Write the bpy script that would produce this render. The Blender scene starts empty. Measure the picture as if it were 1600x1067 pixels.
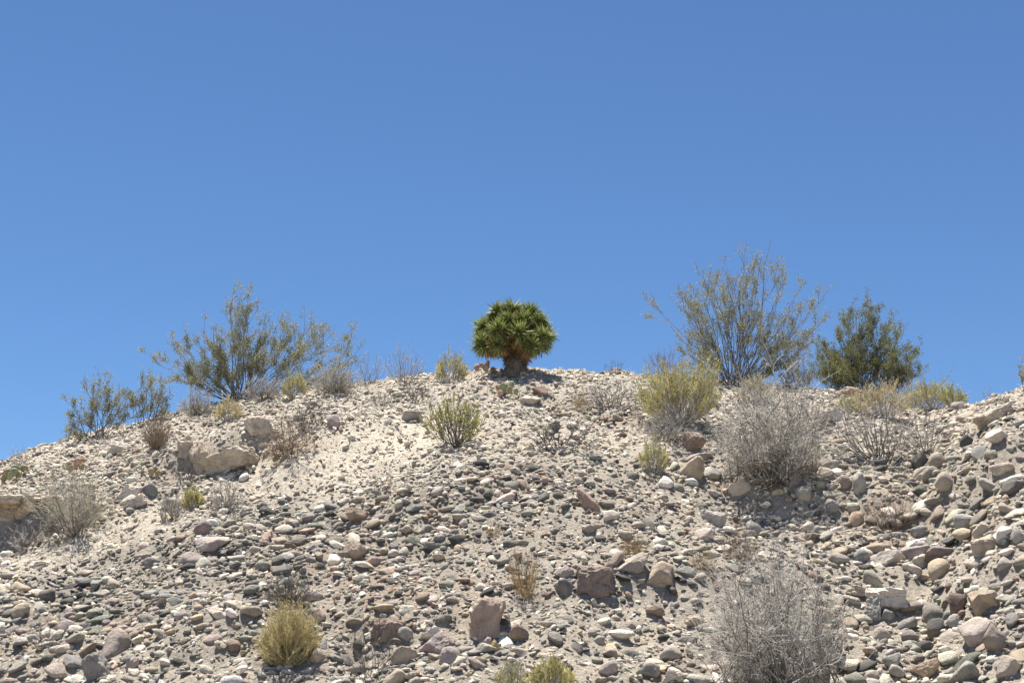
import bpy, bmesh, math, random
import numpy as np

scene = bpy.context.scene
COL = scene.collection
R = math.radians

# ------------------------------------------------------------------ camera
FPX, PITCH, EYE = 2222.0, R(14.2), np.array([0.0, 0.0, 1.6])
cam_data = bpy.data.cameras.new('camera')
cam_data.sensor_width = 36.0
cam_data.lens = FPX / 1600.0 * 36.0
cam_data.clip_end = 6000.0
cam = bpy.data.objects.new('camera', cam_data)
cam.location = EYE
cam.rotation_euler = (math.pi / 2 + PITCH, 0, 0)
COL.objects.link(cam)
scene.camera = cam

# ------------------------------------------------------------------ sky, sun, exposure
SUN = np.array([-0.12, 0.23, 0.96]); SUN /= np.linalg.norm(SUN)
SUN_EL = math.asin(SUN[2]); SUN_AZ = math.atan2(SUN[0], SUN[1])
world = bpy.data.worlds.new('World'); scene.world = world
world.use_nodes = True
wn = world.node_tree
sky = wn.nodes.new('ShaderNodeTexSky')
sky.sky_type = 'NISHITA'; sky.sun_disc = False
sky.sun_elevation = SUN_EL; sky.sun_rotation = SUN_AZ
sky.altitude = 1400.0; sky.air_density = 1.0; sky.dust_density = 0.0; sky.ozone_density = 10.0
bg = wn.nodes['Background']
bg.inputs['Strength'].default_value = 0.058
tint = wn.nodes.new('ShaderNodeMix'); tint.data_type = 'RGBA'; tint.blend_type = 'MULTIPLY'
tint.inputs[0].default_value = 1.0; tint.inputs[7].default_value = (0.95, 1.0, 1.0, 1)
wn.links.new(sky.outputs['Color'], tint.inputs[6]); wn.links.new(tint.outputs[2], bg.inputs['Color'])
sun_data = bpy.data.lights.new('sun', 'SUN')
sun_data.energy = 5.0; sun_data.angle = R(0.53); sun_data.color = (1.0, 0.945, 0.85)
sun = bpy.data.objects.new('sun', sun_data)
from mathutils import Vector, Matrix, Euler
sun.rotation_euler = Vector(SUN).to_track_quat('Z', 'Y').to_euler()
COL.objects.link(sun)
vs = scene.view_settings
vs.view_transform = 'Standard'; vs.look = 'None'; vs.exposure = 1.15; vs.gamma = 1.0
vs.use_curve_mapping = False
scene.cycles.diffuse_bounces = 2

# ------------------------------------------------------------------ helpers: noise, pixels, meshes
def vnoise(p, seed=0):
    """value noise in [-1,1] for points (N,3)"""
    p = np.asarray(p, dtype=np.float64)
    i = np.floor(p).astype(np.int64); f = p - i
    u = f * f * (3 - 2 * f)
    def h(dx, dy, dz):
        n = (i[:, 0] + dx) * 374761393 + (i[:, 1] + dy) * 668265263 + (i[:, 2] + dz) * 1274126177 + seed * 974634777
        n = n & 0xffffffff
        n = ((n ^ (n >> 13)) * 1274126177) & 0xffffffff
        n = ((n ^ (n >> 16)) * 2246822519) & 0xffffffff
        return ((n ^ (n >> 15)) & 0xffff) / 32767.5 - 1.0
    def L(a, b, t): return a + (b - a) * t
    x00 = L(h(0, 0, 0), h(1, 0, 0), u[:, 0]); x10 = L(h(0, 1, 0), h(1, 1, 0), u[:, 0])
    x01 = L(h(0, 0, 1), h(1, 0, 1), u[:, 0]); x11 = L(h(0, 1, 1), h(1, 1, 1), u[:, 0])
    return L(L(x00, x10, u[:, 1]), L(x01, x11, u[:, 1]), u[:, 2])

def fbm(p, octaves=4, seed=0, gain=0.5):
    s = np.zeros(len(p)); a = 1.0; p = np.array(p, dtype=np.float64)
    for k in range(octaves):
        s += a * vnoise(p, seed + k * 17); a *= gain; p = p * 2.03 + 11.7
    return s

cp, sp = math.cos(PITCH), math.sin(PITCH)
FWD = np.array([0, cp, sp]); UPV = np.array([0, -sp, cp])
def project(P):
    d = np.asarray(P) - EYE
    z = d @ FWD
    return 800 + FPX * d[..., 0] / z, 533.5 - FPX * (d @ UPV) / z
def ray(px, py):
    d = FWD + np.array([1, 0, 0]) * (px - 800) / FPX + UPV * (533.5 - py) / FPX
    return d / np.linalg.norm(d)
def smooth(a, b, x):
    t = np.clip((x - a) / (b - a), 0, 1); return t * t * (3 - 2 * t)
def interp(tab, x):
    a = np.array(tab); return np.interp(x, a[:, 0], a[:, 1])

def mesh_arrays(name, V, F, smooth_shade=True, col=None):
    me = bpy.data.meshes.new(name)
    V = np.ascontiguousarray(V, dtype=np.float32); F = np.ascontiguousarray(F, dtype=np.int32)
    n = F.shape[1]
    me.vertices.add(len(V)); me.vertices.foreach_set('co', V.ravel())
    me.loops.add(F.size); me.loops.foreach_set('vertex_index', F.ravel())
    me.polygons.add(len(F)); me.polygons.foreach_set('loop_start', np.arange(0, F.size, n, dtype=np.int32))
    me.polygons.foreach_set('use_smooth', np.full(len(F), smooth_shade, dtype=bool))
    me.update(calc_edges=True)
    if col is not None:
        at = me.attributes.new('col', 'FLOAT_COLOR', 'POINT')
        c = np.ones((len(V), 4), dtype=np.float32); c[:, :3] = col
        at.data.foreach_set('color', c.ravel())
    return me

def obj(name, me, mat=None, parent=None):
    o = bpy.data.objects.new(name, me)
    if mat is not None and not me.materials: me.materials.append(mat)
    COL.objects.link(o)
    if parent is not None: o.parent = parent
    return o
def tag(o, label, cat=None, group=None, kind=None):
    o['label'] = label
    if cat: o['category'] = cat
    if group: o['group'] = group
    if kind: o['kind'] = kind
    return o
def thing(name, label, cat, loc, group=None):
    o = bpy.data.objects.new(name, None); COL.objects.link(o)
    o.empty_display_size = 0.2
    o.location = loc
    return tag(o, label, cat, group)

# ------------------------------------------------------------------ materials
def node(nt, t, **kw):
    n = nt.nodes.new(t)
    for k, v in kw.items(): setattr(n, k, v)
    return n
def base_mat(name):
    m = bpy.data.materials.new(name); m.use_nodes = True
    nt = m.node_tree
    return m, nt, nt.nodes['Principled BSDF']
def noise_node(nt, scale, detail=4, rough=0.6, vec=None):
    n = node(nt, 'ShaderNodeTexNoise'); n.inputs['Scale'].default_value = scale
    n.inputs['Detail'].default_value = detail; n.inputs['Roughness'].default_value = rough
    if vec is not None: nt.links.new(vec, n.inputs['Vector'])
    return n
def mixc(nt, fac, a, b, mode='MIX'):
    m = node(nt, 'ShaderNodeMix', data_type='RGBA', blend_type=mode)
    for sock, v in ((0, fac), (6, a), (7, b)):
        if hasattr(v, 'is_output'): nt.links.new(v, m.inputs[sock])
        elif sock == 0: m.inputs[0].default_value = v
        else: m.inputs[sock].default_value = (*v, 1)
    return m.outputs[2]
def ramp(nt, src, stops):
    r = node(nt, 'ShaderNodeValToRGB'); nt.links.new(src, r.inputs[0])
    e = r.color_ramp.elements
    while len(e) < len(stops): e.new(0.5)
    for k, (p, c) in enumerate(stops):
        e[k].position = p; e[k].color = (*c, 1) if len(c) == 3 else c
    return r.outputs[0]
def bump(nt, bsdf, h, strength, dist):
    b = node(nt, 'ShaderNodeBump'); b.inputs['Strength'].default_value = strength
    b.inputs['Distance'].default_value = dist
    nt.links.new(h, b.inputs['Height']); nt.links.new(b.outputs[0], bsdf.inputs['Normal'])

def stone_material(name, by_object):
    m, nt, bs = base_mat(name)
    tc = node(nt, 'ShaderNodeTexCoord')
    if by_object:
        oi = node(nt, 'ShaderNodeObjectInfo'); c = oi.outputs['Color']
    else:
        at = node(nt, 'ShaderNodeAttribute'); at.attribute_name = 'col'; c = at.outputs['Color']
    geo = node(nt, 'ShaderNodeNewGeometry')
    pos = geo.outputs['Position']
    n1 = noise_node(nt, 9.0, 5, 0.65, pos)
    n2 = noise_node(nt, 70.0, 4, 0.7, pos)
    n3 = noise_node(nt, 2.2, 3, 0.5, pos)
    v1 = ramp(nt, n1.outputs['Fac'], [(0.3, (0.66, 0.66, 0.68)), (0.5, (1.0, 0.98, 0.96)), (0.72, (1.25, 1.2, 1.13))])
    c = mixc(nt, 1.0, c, v1, 'MULTIPLY')
    v2 = ramp(nt, n2.outputs['Fac'], [(0.32, (0.55, 0.54, 0.54)), (0.47, (1, 1, 1)), (0.6, (1.04, 1.03, 1.0)), (0.72, (1.35, 1.32, 1.26))])
    c = mixc(nt, 0.75, c, v2, 'MULTIPLY')
    # rust and dust stains with their own shapes
    f = ramp(nt, n3.outputs['Fac'], [(0.50, (0, 0, 0)), (0.68, (1, 1, 1))])
    fm = node(nt, 'ShaderNodeMath', operation='MULTIPLY'); nt.links.new(f, fm.inputs[0]); fm.inputs[1].default_value = 0.35
    c = mixc(nt, fm.outputs[0], c, (0.44, 0.35, 0.26))
    nt.links.new(c, bs.inputs['Base Color'])
    bs.inputs['Roughness'].default_value = 0.82
    bs.inputs['Specular IOR Level'].default_value = 0.3
    add = node(nt, 'ShaderNodeMath', operation='ADD')
    nt.links.new(n1.outputs['Fac'], add.inputs[0]); nt.links.new(n2.outputs['Fac'], add.inputs[1])
    bump(nt, bs, add.outputs[0], 0.8, 0.022)
    return m
M_STONE = stone_material('stone_surface', True)
M_BED = stone_material('stone_bed_surface', False)

def soil_material():
    m, nt, bs = base_mat('desert_soil')
    geo = node(nt, 'ShaderNodeNewGeometry'); pos = geo.outputs['Position']
    at = node(nt, 'ShaderNodeAttribute'); at.attribute_name = 'col'
    n1 = noise_node(nt, 1.3, 6, 0.6, pos); n2 = noise_node(nt, 22, 6, 0.7, pos); n3 = noise_node(nt, 110, 4, 0.75, pos)
    c = mixc(nt, 1.0, at.outputs['Color'], ramp(nt, n1.outputs['Fac'], [(0.3, (0.82, 0.8, 0.79)), (0.55, (1, 1, 1)), (0.75, (1.12, 1.07, 1.0))]), 'MULTIPLY')
    c = mixc(nt, 1.0, c, ramp(nt, n2.outputs['Fac'], [(0.3, (0.68, 0.67, 0.66)), (0.5, (1, 1, 1)), (0.7, (1.16, 1.14, 1.1))]), 'MULTIPLY')
    c = mixc(nt, 0.8, c, ramp(nt, n3.outputs['Fac'], [(0.33, (0.5, 0.49, 0.48)), (0.47, (1, 1, 1)), (0.68, (1.2, 1.2, 1.18))]), 'MULTIPLY')
    nt.links.new(c, bs.inputs['Base Color'])
    bs.inputs['Roughness'].default_value = 0.95; bs.inputs['Specular IOR Level'].default_value = 0.1
    a1 = node(nt, 'ShaderNodeMath', operation='MULTIPLY_ADD')
    nt.links.new(n3.outputs['Fac'], a1.inputs[0]); a1.inputs[1].default_value = 0.4; nt.links.new(n2.outputs['Fac'], a1.inputs[2])
    bump(nt, bs, a1.outputs[0], 1.0, 0.05)
    return m
M_SOIL = soil_material()

def plant_material(name, c1, c2, rough=0.6, trans=0.0, scale=14.0, spec=0.3):
    m, nt, bs = base_mat(name)
    geo = node(nt, 'ShaderNodeNewGeometry')
    n = noise_node(nt, scale, 3, 0.6, geo.outputs['Position'])
    mid = tuple((a + b) / 2 for a, b in zip(c1, c2))
    c = ramp(nt, n.outputs['Fac'], [(0.32, c1), (0.5, mid), (0.68, c2)])
    vr = node(nt, 'ShaderNodeMath', operation='MULTIPLY_ADD')
    nt.links.new(geo.outputs['Random Per Island'], vr.inputs[0]); vr.inputs[1].default_value = 0.7; vr.inputs[2].default_value = 0.65
    c = mixc(nt, 1.0, c, vr.outputs[0], 'MULTIPLY')
    nt.links.new(c, bs.inputs['Base Color'])
    bs.inputs['Roughness'].default_value = rough; bs.inputs['Specular IOR Level'].default_value = spec
    if trans > 0:
        tr = node(nt, 'ShaderNodeBsdfTranslucent'); nt.links.new(c, tr.inputs['Color'])
        mx = node(nt, 'ShaderNodeMixShader'); mx.inputs[0].default_value = trans
        nt.links.new(bs.outputs[0], mx.inputs[1]); nt.links.new(tr.outputs[0], mx.inputs[2])
        nt.links.new(mx.outputs[0], nt.nodes['Material Output'].inputs['Surface'])
    return m
M_CREO_LEAF = plant_material('creosote_leaf', (0.20, 0.20, 0.11), (0.36, 0.35, 0.215), 0.55, 0.3, 6, 0.25)
M_CREO_DENSE = plant_material('creosote_dense_leaf', (0.135, 0.15, 0.055), (0.26, 0.255, 0.11), 0.55, 0.3, 6, 0.25)
M_CREO_WOOD = plant_material('creosote_bark', (0.13, 0.12, 0.11), (0.27, 0.255, 0.235), 0.8)
M_GREY_WOOD = plant_material('weathered_twig', (0.34, 0.315, 0.28), (0.58, 0.55, 0.505), 0.8)
M_DARK_WOOD = plant_material('dark_dead_wood', (0.07, 0.06, 0.055), (0.2, 0.18, 0.165), 0.85)
M_BROWN_WOOD = plant_material('brown_twig', (0.2, 0.145, 0.1), (0.34, 0.26, 0.19), 0.85)
M_RED_WOOD = plant_material('reddish_twig', (0.25, 0.17, 0.15), (0.36, 0.27, 0.25), 0.85)
M_YELLOW_LEAF = plant_material('yellow_green_leaf', (0.36, 0.325, 0.10), (0.57, 0.52, 0.23), 0.6, 0.3, 9)
M_GREEN_LEAF = plant_material('fresh_green_leaf', (0.28, 0.29, 0.06), (0.48, 0.46, 0.14), 0.6, 0.3, 9)
M_STRAW_LEAF = plant_material('straw_leaf', (0.47, 0.395, 0.19), (0.68, 0.59, 0.34), 0.7, 0.25, 9)
M_SAGE_LEAF = plant_material('sage_leaf', (0.38, 0.35, 0.19), (0.56, 0.51, 0.31), 0.7, 0.25, 9)
M_GREY_LEAF = plant_material('grey_leaf', (0.26, 0.25, 0.2), (0.42, 0.4, 0.34), 0.8, 0.2, 9)
M_DRY_GRASS = plant_material('dry_grass_blade', (0.36, 0.25, 0.12), (0.55, 0.42, 0.24), 0.75, 0.2, 9)
M_JOSH_GREEN = plant_material('yucca_blade', (0.13, 0.18, 0.045), (0.37, 0.40, 0.16), 0.5, 0.15, 14, 0.25)
M_JOSH_DEAD = plant_material('dead_yucca_blade', (0.24, 0.145, 0.06), (0.44, 0.29, 0.14), 0.75, 0.1, 8)
M_JOSH_BARK = plant_material('yucca_bark', (0.08, 0.07, 0.06), (0.2, 0.175, 0.15), 0.9, 0, 30)
M_PAD = plant_material('cactus_pad', (0.15, 0.17, 0.09), (0.26, 0.27, 0.16), 0.6, 0, 20)
M_PAD_RED = plant_material('dry_cactus_pad', (0.26, 0.15, 0.11), (0.4, 0.27, 0.2), 0.7, 0, 20)
M_PAD_BROWN = plant_material('withered_cactus_pad', (0.16, 0.13, 0.07), (0.3, 0.25, 0.15), 0.7, 0, 20)

# ------------------------------------------------------------------ terrain
# columns run by u = X/Y; every column has its own crest line and its own height
U = lambda px: (px - 800) / (FPX * cp) * 1.0
CREST_PX = [(-400, 820), (-200, 765), (0, 728), (100, 697), (200, 671), (300, 648), (400, 627), (500, 612), (600, 601), (700, 591),
            (800, 585), (900, 586), (1000, 589), (1100, 600), (1200, 610), (1300, 618), (1400, 628), (1450, 634), (1490, 636),
            (1530, 622), (1600, 604), (1700, 578), (1900, 540), (2200, 520)]
CREST_Y = [(-400, 20.5), (0, 20.0), (300, 20.0), (800, 20.0), (1100, 20.5), (1300, 21.0), (1420, 20.0), (1480, 17.5), (1540, 16.0), (1600, 15.5), (1800, 15.0)]
FOOT_Y = 7.6
def profile(t):
    return np.where(t < 1, 1 - (1 - np.clip(t, 0, 1)) ** 1.65, 1 - 0.05 * np.minimum(t - 1, 4.0))
# crest height of every column, solved so that the skyline stands where it should
HC_TAB = []
for px, ty in CREST_PX:
    yc = float(interp(CREST_Y, px)); ys = np.linspace(FOOT_Y + 1.5, yc, 220)
    g = profile((ys - FOOT_Y) / (yc - FOOT_Y))
    lo, hi = 1.0, 14.0
    for _ in range(40):
        mid = (lo + hi) / 2
        P = np.stack([ys * U(px), ys, mid * g], 1)
        _, py = project(P)
        if py.min() < ty: hi = mid
        else: lo = mid
    HC_TAB.append((U(px), (lo + hi) / 2))
YC_TAB = [(U(px), y) for px, y in CREST_Y]

# scarps: (px0, px1, pixel line y at those, height, width) -> small eroded steps across the slope
SCARPS = []
def base_height(X, Y):
    X = np.asarray(X, dtype=np.float64); Y = np.asarray(Y, dtype=np.float64)
    u = X / np.maximum(Y, 4.0)
    hc = interp(HC_TAB, u); yc = interp(YC_TAB, u)
    h = hc * profile((Y - FOOT_Y) / (yc - FOOT_Y))
    h = h * smooth(FOOT_Y - 0.6, FOOT_Y + 0.8, Y)
    far = smooth(40, 400, np.hypot(X, Y - 15)); h = h * (1 - 0.55 * far)
    for (u0, y0, u1, y1, amp, w) in SCARPS:
        t = np.clip((u - u0) / (u1 - u0), -0.3, 1.3); yl = y0 + (y1 - y0) * t
        wob = 0.16 * vnoise(np.stack([X * 1.7, X * 0, X * 0], 1), 77) if X.ndim == 1 else 0
        m = smooth(-0.18, 0.12, (u - u0) / (u1 - u0)) * (1 - smooth(0.88, 1.18, (u - u0) / (u1 - u0)))
        d = Y - yl - wob
        h = h + amp * m * np.tanh(d / w) * np.exp(-(d / (w * 6)) ** 2)
    return h
def height(X, Y):
    X = np.asarray(X, dtype=np.float64).ravel(); Y = np.asarray(Y, dtype=np.float64).ravel()
    h = base_height(X, Y)
    p = np.stack([X, Y, X * 0], 1)
    on = smooth(FOOT_Y - 1, FOOT_Y + 1.5, Y)
    yc = interp(YC_TAB, X / np.maximum(Y, 4.0))
    calm = 1 - 0.75 * smooth(-5.5, -1.5, Y - yc)
    h += on * calm * 0.17 * fbm(p * 0.55, 3, 3)
    h += (0.25 + 0.75 * on) * (0.055 * (0.5 + 0.5 * calm) * fbm(p * 2.1, 3, 9) + 0.03 * fbm(p * 8.0, 3, 21) + 0.035 * on * fbm(p * np.array([3.6, 0.8, 1]), 3, 41))
    return h
def ground_hit(px, py):
    d = ray(px, py); ts = np.arange(8.5, 24, 0.02)
    P = EYE + d * ts[:, None]
    g = height(P[:, 0], P[:, 1]) - P[:, 2]
    k = np.argmax(g > 0)
    if g[k] <= 0:
        lim = ts < 21
        k = int(np.argmax(np.where(lim, g / ts, -9)))
    q = P[k].copy(); q[2] = height(q[0:1], q[1:2])[0]
    return q
def ppm(P): return FPX / ((np.asarray(P) - EYE) @ FWD)      # pixels of the photograph per metre
for (a, b, amp, w) in [((1130, 752), (1620, 705), 0.10, 0.14), ((250, 722), (420, 715), 0.12, 0.10), ((-60, 830), (110, 815), 0.16, 0.14),
                       ((900, 930), (1080, 905), 0.05, 0.12), ((1290, 905), (1600, 860), 0.09, 0.14), ((560, 1015), (800, 985), 0.07, 0.12)]:
    A, B = ground_hit(*a), ground_hit(*b)
    SCARPS.append((A[0] / A[1], A[1], B[0] / B[1], B[1], amp, w))

def axis(lo, hi, step, far):
    a = list(np.arange(lo, hi + 1e-6, step)); s = step; x = a[-1]
    up = []
    while x < far: s *= 1.22; x += s; up.append(x)
    s = step; x = a[0]; dn = []
    while x > -far: s *= 1.22; x -= s; dn.append(x)
    return np.array(dn[::-1] + a + up)
gx, gy = axis(-8.6, 8.6, 0.053, 2500), axis(7.2, 20.6, 0.053, 2500)
GX, GY = np.meshgrid(gx, gy)
GZ = height(GX, GY)
GV = np.stack([GX.ravel(), GY.ravel(), GZ], 1)

# regions of the slope, laid out by where they show in the photograph
def blob(px, py, cx, cy, rx, ry, rot=0.0):
    c, s = math.cos(R(rot)), math.sin(R(rot))
    x, y = px - cx, py - cy
    a, b = x * c + y * s, -x * s + y * c
    return np.exp(-((a / rx) ** 2 + (b / ry) ** 2))
def regions(px, py):
    sil = interp(CREST_PX, px)
    top = np.exp(-np.maximum(py - sil, 0) / 55.0)
    sand = np.maximum.reduce([blob(px, py, 500, 730, 175, 44, -14), blob(px, py, 600, 690, 190, 46, -5), blob(px, py, 800, 690, 150, 30, 0) * 0.6, blob(px, py, 170, 838, 230, 26, -17),
                              blob(px, py, 980, 690, 120, 22, 0) * 0.6])
    wash = np.maximum.reduce([blob(px, py, 1010, 970, 75, 45, -35), blob(px, py, 1530, 905, 60, 22, -25), blob(px, py, 1440, 925, 45, 15, -25),
                              blob(px, py, 905, 1040, 60, 25, -20) * 0.7])
    dark = np.maximum.reduce([blob(px, py, 420, 850, 330, 60, -6), blob(px, py, 130, 930, 170, 50, 0), blob(px, py, 720, 775, 150, 40, -15) * 0.9,
                              blob(px, py, 1480, 760, 120, 60, 0) * 0.5])
    red = np.maximum.reduce([blob(px, py, 600, 920, 140, 40, 10), blob(px, py, 1340, 615, 60, 18, 0), blob(px, py, 1400, 820, 60, 40, 0), blob(px, py, 960, 652, 60, 12, 0)])
    return top, sand, wash, dark, red
gpx, gpy = project(GV)
front = (GV - EYE) @ FWD > 2
gpx = np.where(front, gpx, -5000); gpy = np.where(front, gpy, 0)
top, sand, wash, dark, red = regions(gpx, gpy)
c_base = np.array([0.46, 0.41, 0.345]); c_sand = np.array([0.69, 0.62, 0.515]); c_wash = np.array([0.52, 0.46, 0.385]); c_red = np.array([0.43, 0.32, 0.25])
pale = np.array([0.56, 0.50, 0.42])
gc = np.tile(c_base, (len(GV), 1))
def lay(gc, c, w): return gc * (1 - w[:, None]) + c * w[:, None]
gc = lay(gc, pale, np.clip(top * 0.9, 0, 1)); gc = lay(gc, c_sand, np.clip(sand * 1.1, 0, 1)); gc = lay(gc, c_wash, wash); gc = lay(gc, c_red, red * 0.6)
gc = lay(gc, np.array([0.32, 0.285, 0.24]), np.clip(dark * 0.7, 0, 1))
nx, ny = len(gx), len(gy)
idx = np.arange(nx * ny).reshape(ny, nx)
GF = np.stack([idx[:-1, :-1].ravel(), idx[:-1, 1:].ravel(), idx[1:, 1:].ravel(), idx[1:, :-1].ravel()], 1)
hillside = obj('hillside', mesh_arrays('hillside', GV, GF, True, gc), M_SOIL)
tag(hillside, 'dry stony desert hillside under blue sky', None, None, 'structure')

def normal_at(X, Y, e=0.08):
    X = np.atleast_1d(X); Y = np.atleast_1d(Y)
    dx = (height(X + e, Y) - height(X - e, Y)) / (2 * e); dy = (height(X, Y + e) - height(X, Y - e)) / (2 * e)
    n = np.stack([-dx, -dy, np.ones_like(dx)], 1)
    return n / np.linalg.norm(n, axis=1)[:, None]

# ------------------------------------------------------------------ stones
def ico(sub):
    bm = bmesh.new(); bmesh.ops.create_icosphere(bm, subdivisions=sub, radius=1.0)
    V = np.array([v.co[:] for v in bm.verts]); F = np.array([[v.index for v in f.verts] for f in bm.faces]); bm.free()
    return V / np.linalg.norm(V, axis=1)[:, None], F
ICO = {s: ico(s) for s in (1, 2, 3, 4)}
ICO[0] = (np.array([[1, 0, 0], [-1, 0, 0], [0, 1, 0], [0, -1, 0], [0, 0, 1], [0, 0, -1.0]]), np.array([[0, 2, 4], [2, 1, 4], [1, 3, 4], [3, 0, 4], [2, 0, 5], [1, 2, 5], [3, 1, 5], [0, 3, 5]]))
def rock(sub, seed, sharp=7.0, planes=13, amp=0.06, freq=1.6, fine=0.0):
    rng = np.random.default_rng(seed)
    D, F = ICO[sub]
    N = rng.normal(size=(planes, 3)); N /= np.linalg.norm(N, axis=1)[:, None]
    H = rng.uniform(0.62, 1.0, planes)
    S = np.maximum(D @ (N / H[:, None]).T, 0)
    r = (np.sum(S ** sharp, 1) + 0.25 ** sharp) ** (-1 / sharp)
    r = np.minimum(r, 1.7)
    r *= 1 + amp * fbm(D * freq + seed * 3.1, 3, seed)
    if fine:
        r *= 1 + fine * fbm(D * 5 + seed, 3, seed + 5)
        r *= 1 - 1.6 * fine * np.maximum(0, 0.35 - np.abs(vnoise(D * 2.3 + seed * 1.7, seed + 9))) 
    V = D * r[:, None]
    lo, hi = V.min(0), V.max(0)
    return (V - (lo + hi) / 2) / (hi - lo) * 2, F          # spans -1..1 in every axis

def crag(sub, seed, p=7.0):
    """broken, blocky rock with ragged faces"""
    D, F = ICO[sub]; rg_ = np.random.default_rng(seed)
    Q = np.linalg.qr(rg_.normal(size=(3, 3)) * 0.25 + np.eye(3))[0]; E = D @ Q
    r = np.sum(np.abs(E) ** p, 1) ** (-1 / p)
    V = D * r[:, None]
    k = 1 + 0.16 * fbm(V * 1.3 + seed, 2, seed) + 0.13 * np.minimum(0, np.abs(vnoise(V * np.array([2.2, 2.2, 4.5]) + seed * 2.1, seed + 3)) - 0.30) * 2.2 + 0.06 * fbm(V * 5 + seed, 3, seed + 7)
    V = V * k[:, None]
    lo, hi = V.min(0), V.max(0)
    return (V - (lo + hi) / 2) / (hi - lo) * 2, F
CRAGGY = ('overhanging slab', 'upright pale block', 'brown-faced', 'tilted slab on the left', 'tucked under', 'pale tan boulder on', 'above a dark hollow', 'jagged top', 'log-shaped boulder in', 'rough dark', 'earth mound', 'pinkish rock right', 'rough grey boulder', 'wedge boulder with deep', 'angular tan block on', 'long tan slab high', 'pale grey flat-topped slab with')
rng = np.random.default_rng(12)
# palette: (linear colour, weight on ordinary ground, weight in the dark cobble band)
PAL = [((0.33, 0.31, 0.285), 3.0, 3.2), ((0.21, 0.20, 0.188), 2.2, 3.4), ((0.125, 0.123, 0.12), 1.3, 3.0), ((0.07, 0.07, 0.074), 0.7, 1.8),
       ((0.44, 0.40, 0.35), 3.2, 1.6), ((0.56, 0.50, 0.425), 2.8, 0.9), ((0.72, 0.68, 0.61), 1.7, 0.9), ((0.36, 0.275, 0.215), 1.8, 1.3),
       ((0.28, 0.19, 0.145), 0.9, 0.7), ((0.35, 0.29, 0.265), 0.9, 0.8), ((0.27, 0.275, 0.24), 1.2, 1.5), ((0.47, 0.345, 0.235), 1.0, 0.5), ((0.22, 0.225, 0.24), 0.9, 1.3)]
PC = np.array([p[0] for p in PAL]); PC = PC * 0.62 + PC.mean(1)[:, None] * 0.38 * np.array([1.05, 1.0, 0.9]); PC = PC * np.array([1.08, 1.09, 1.06]); PW = np.array([[p[1], p[2]] for p in PAL])
def stone_colours(px, py, rng):
    top, sand, wash, dark, red = regions(px, py)
    out = np.zeros((len(px), 3))
    w = np.clip(dark, 0, 1)[:, None]
    W = PW[:, 0][None] * (1 - w) + PW[:, 1][None] * w
    lightness = np.clip(sand * 1.2 + top * 0.5, 0, 1)[:, None]
    lum = PC.mean(1)[None]
    W = W * np.where(lum > 0.38, 1 + 2.5 * lightness, 1 - 0.75 * lightness)
    W = W * np.where((PC[:, 0] / PC[:, 2] > 1.6)[None], 1 + 2.5 * red[:, None], 1)
    W /= W.sum(1)[:, None]
    k = (W.cumsum(1) < rng.random(len(px))[:, None]).sum(1).clip(0, len(PC) - 1)
    out = PC[k] * rng.uniform(0.82, 1.18, (len(px), 1)) * rng.uniform(0.95, 1.05, (len(px), 3))
    return out

taken = []            # (x, y, r) of the big placed stones, so that cobbles keep clear
CELL = 0.25; grid = {}
def add_grid(x, y, r): grid.setdefault((int(x // CELL), int(y // CELL)), []).append((x, y, r))
def clash(x, y, r, f):
    n = int((r + 0.32) // CELL) + 1; a, b = int(x // CELL), int(y // CELL)
    for i in range(a - n, a + n + 1):
        for j in range(b - n, b + n + 1):
            for (u, v, q) in grid.get((i, j), ()):
                if (u - x) ** 2 + (v - y) ** 2 < (f * (r + q)) ** 2: return True
    return False

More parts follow.
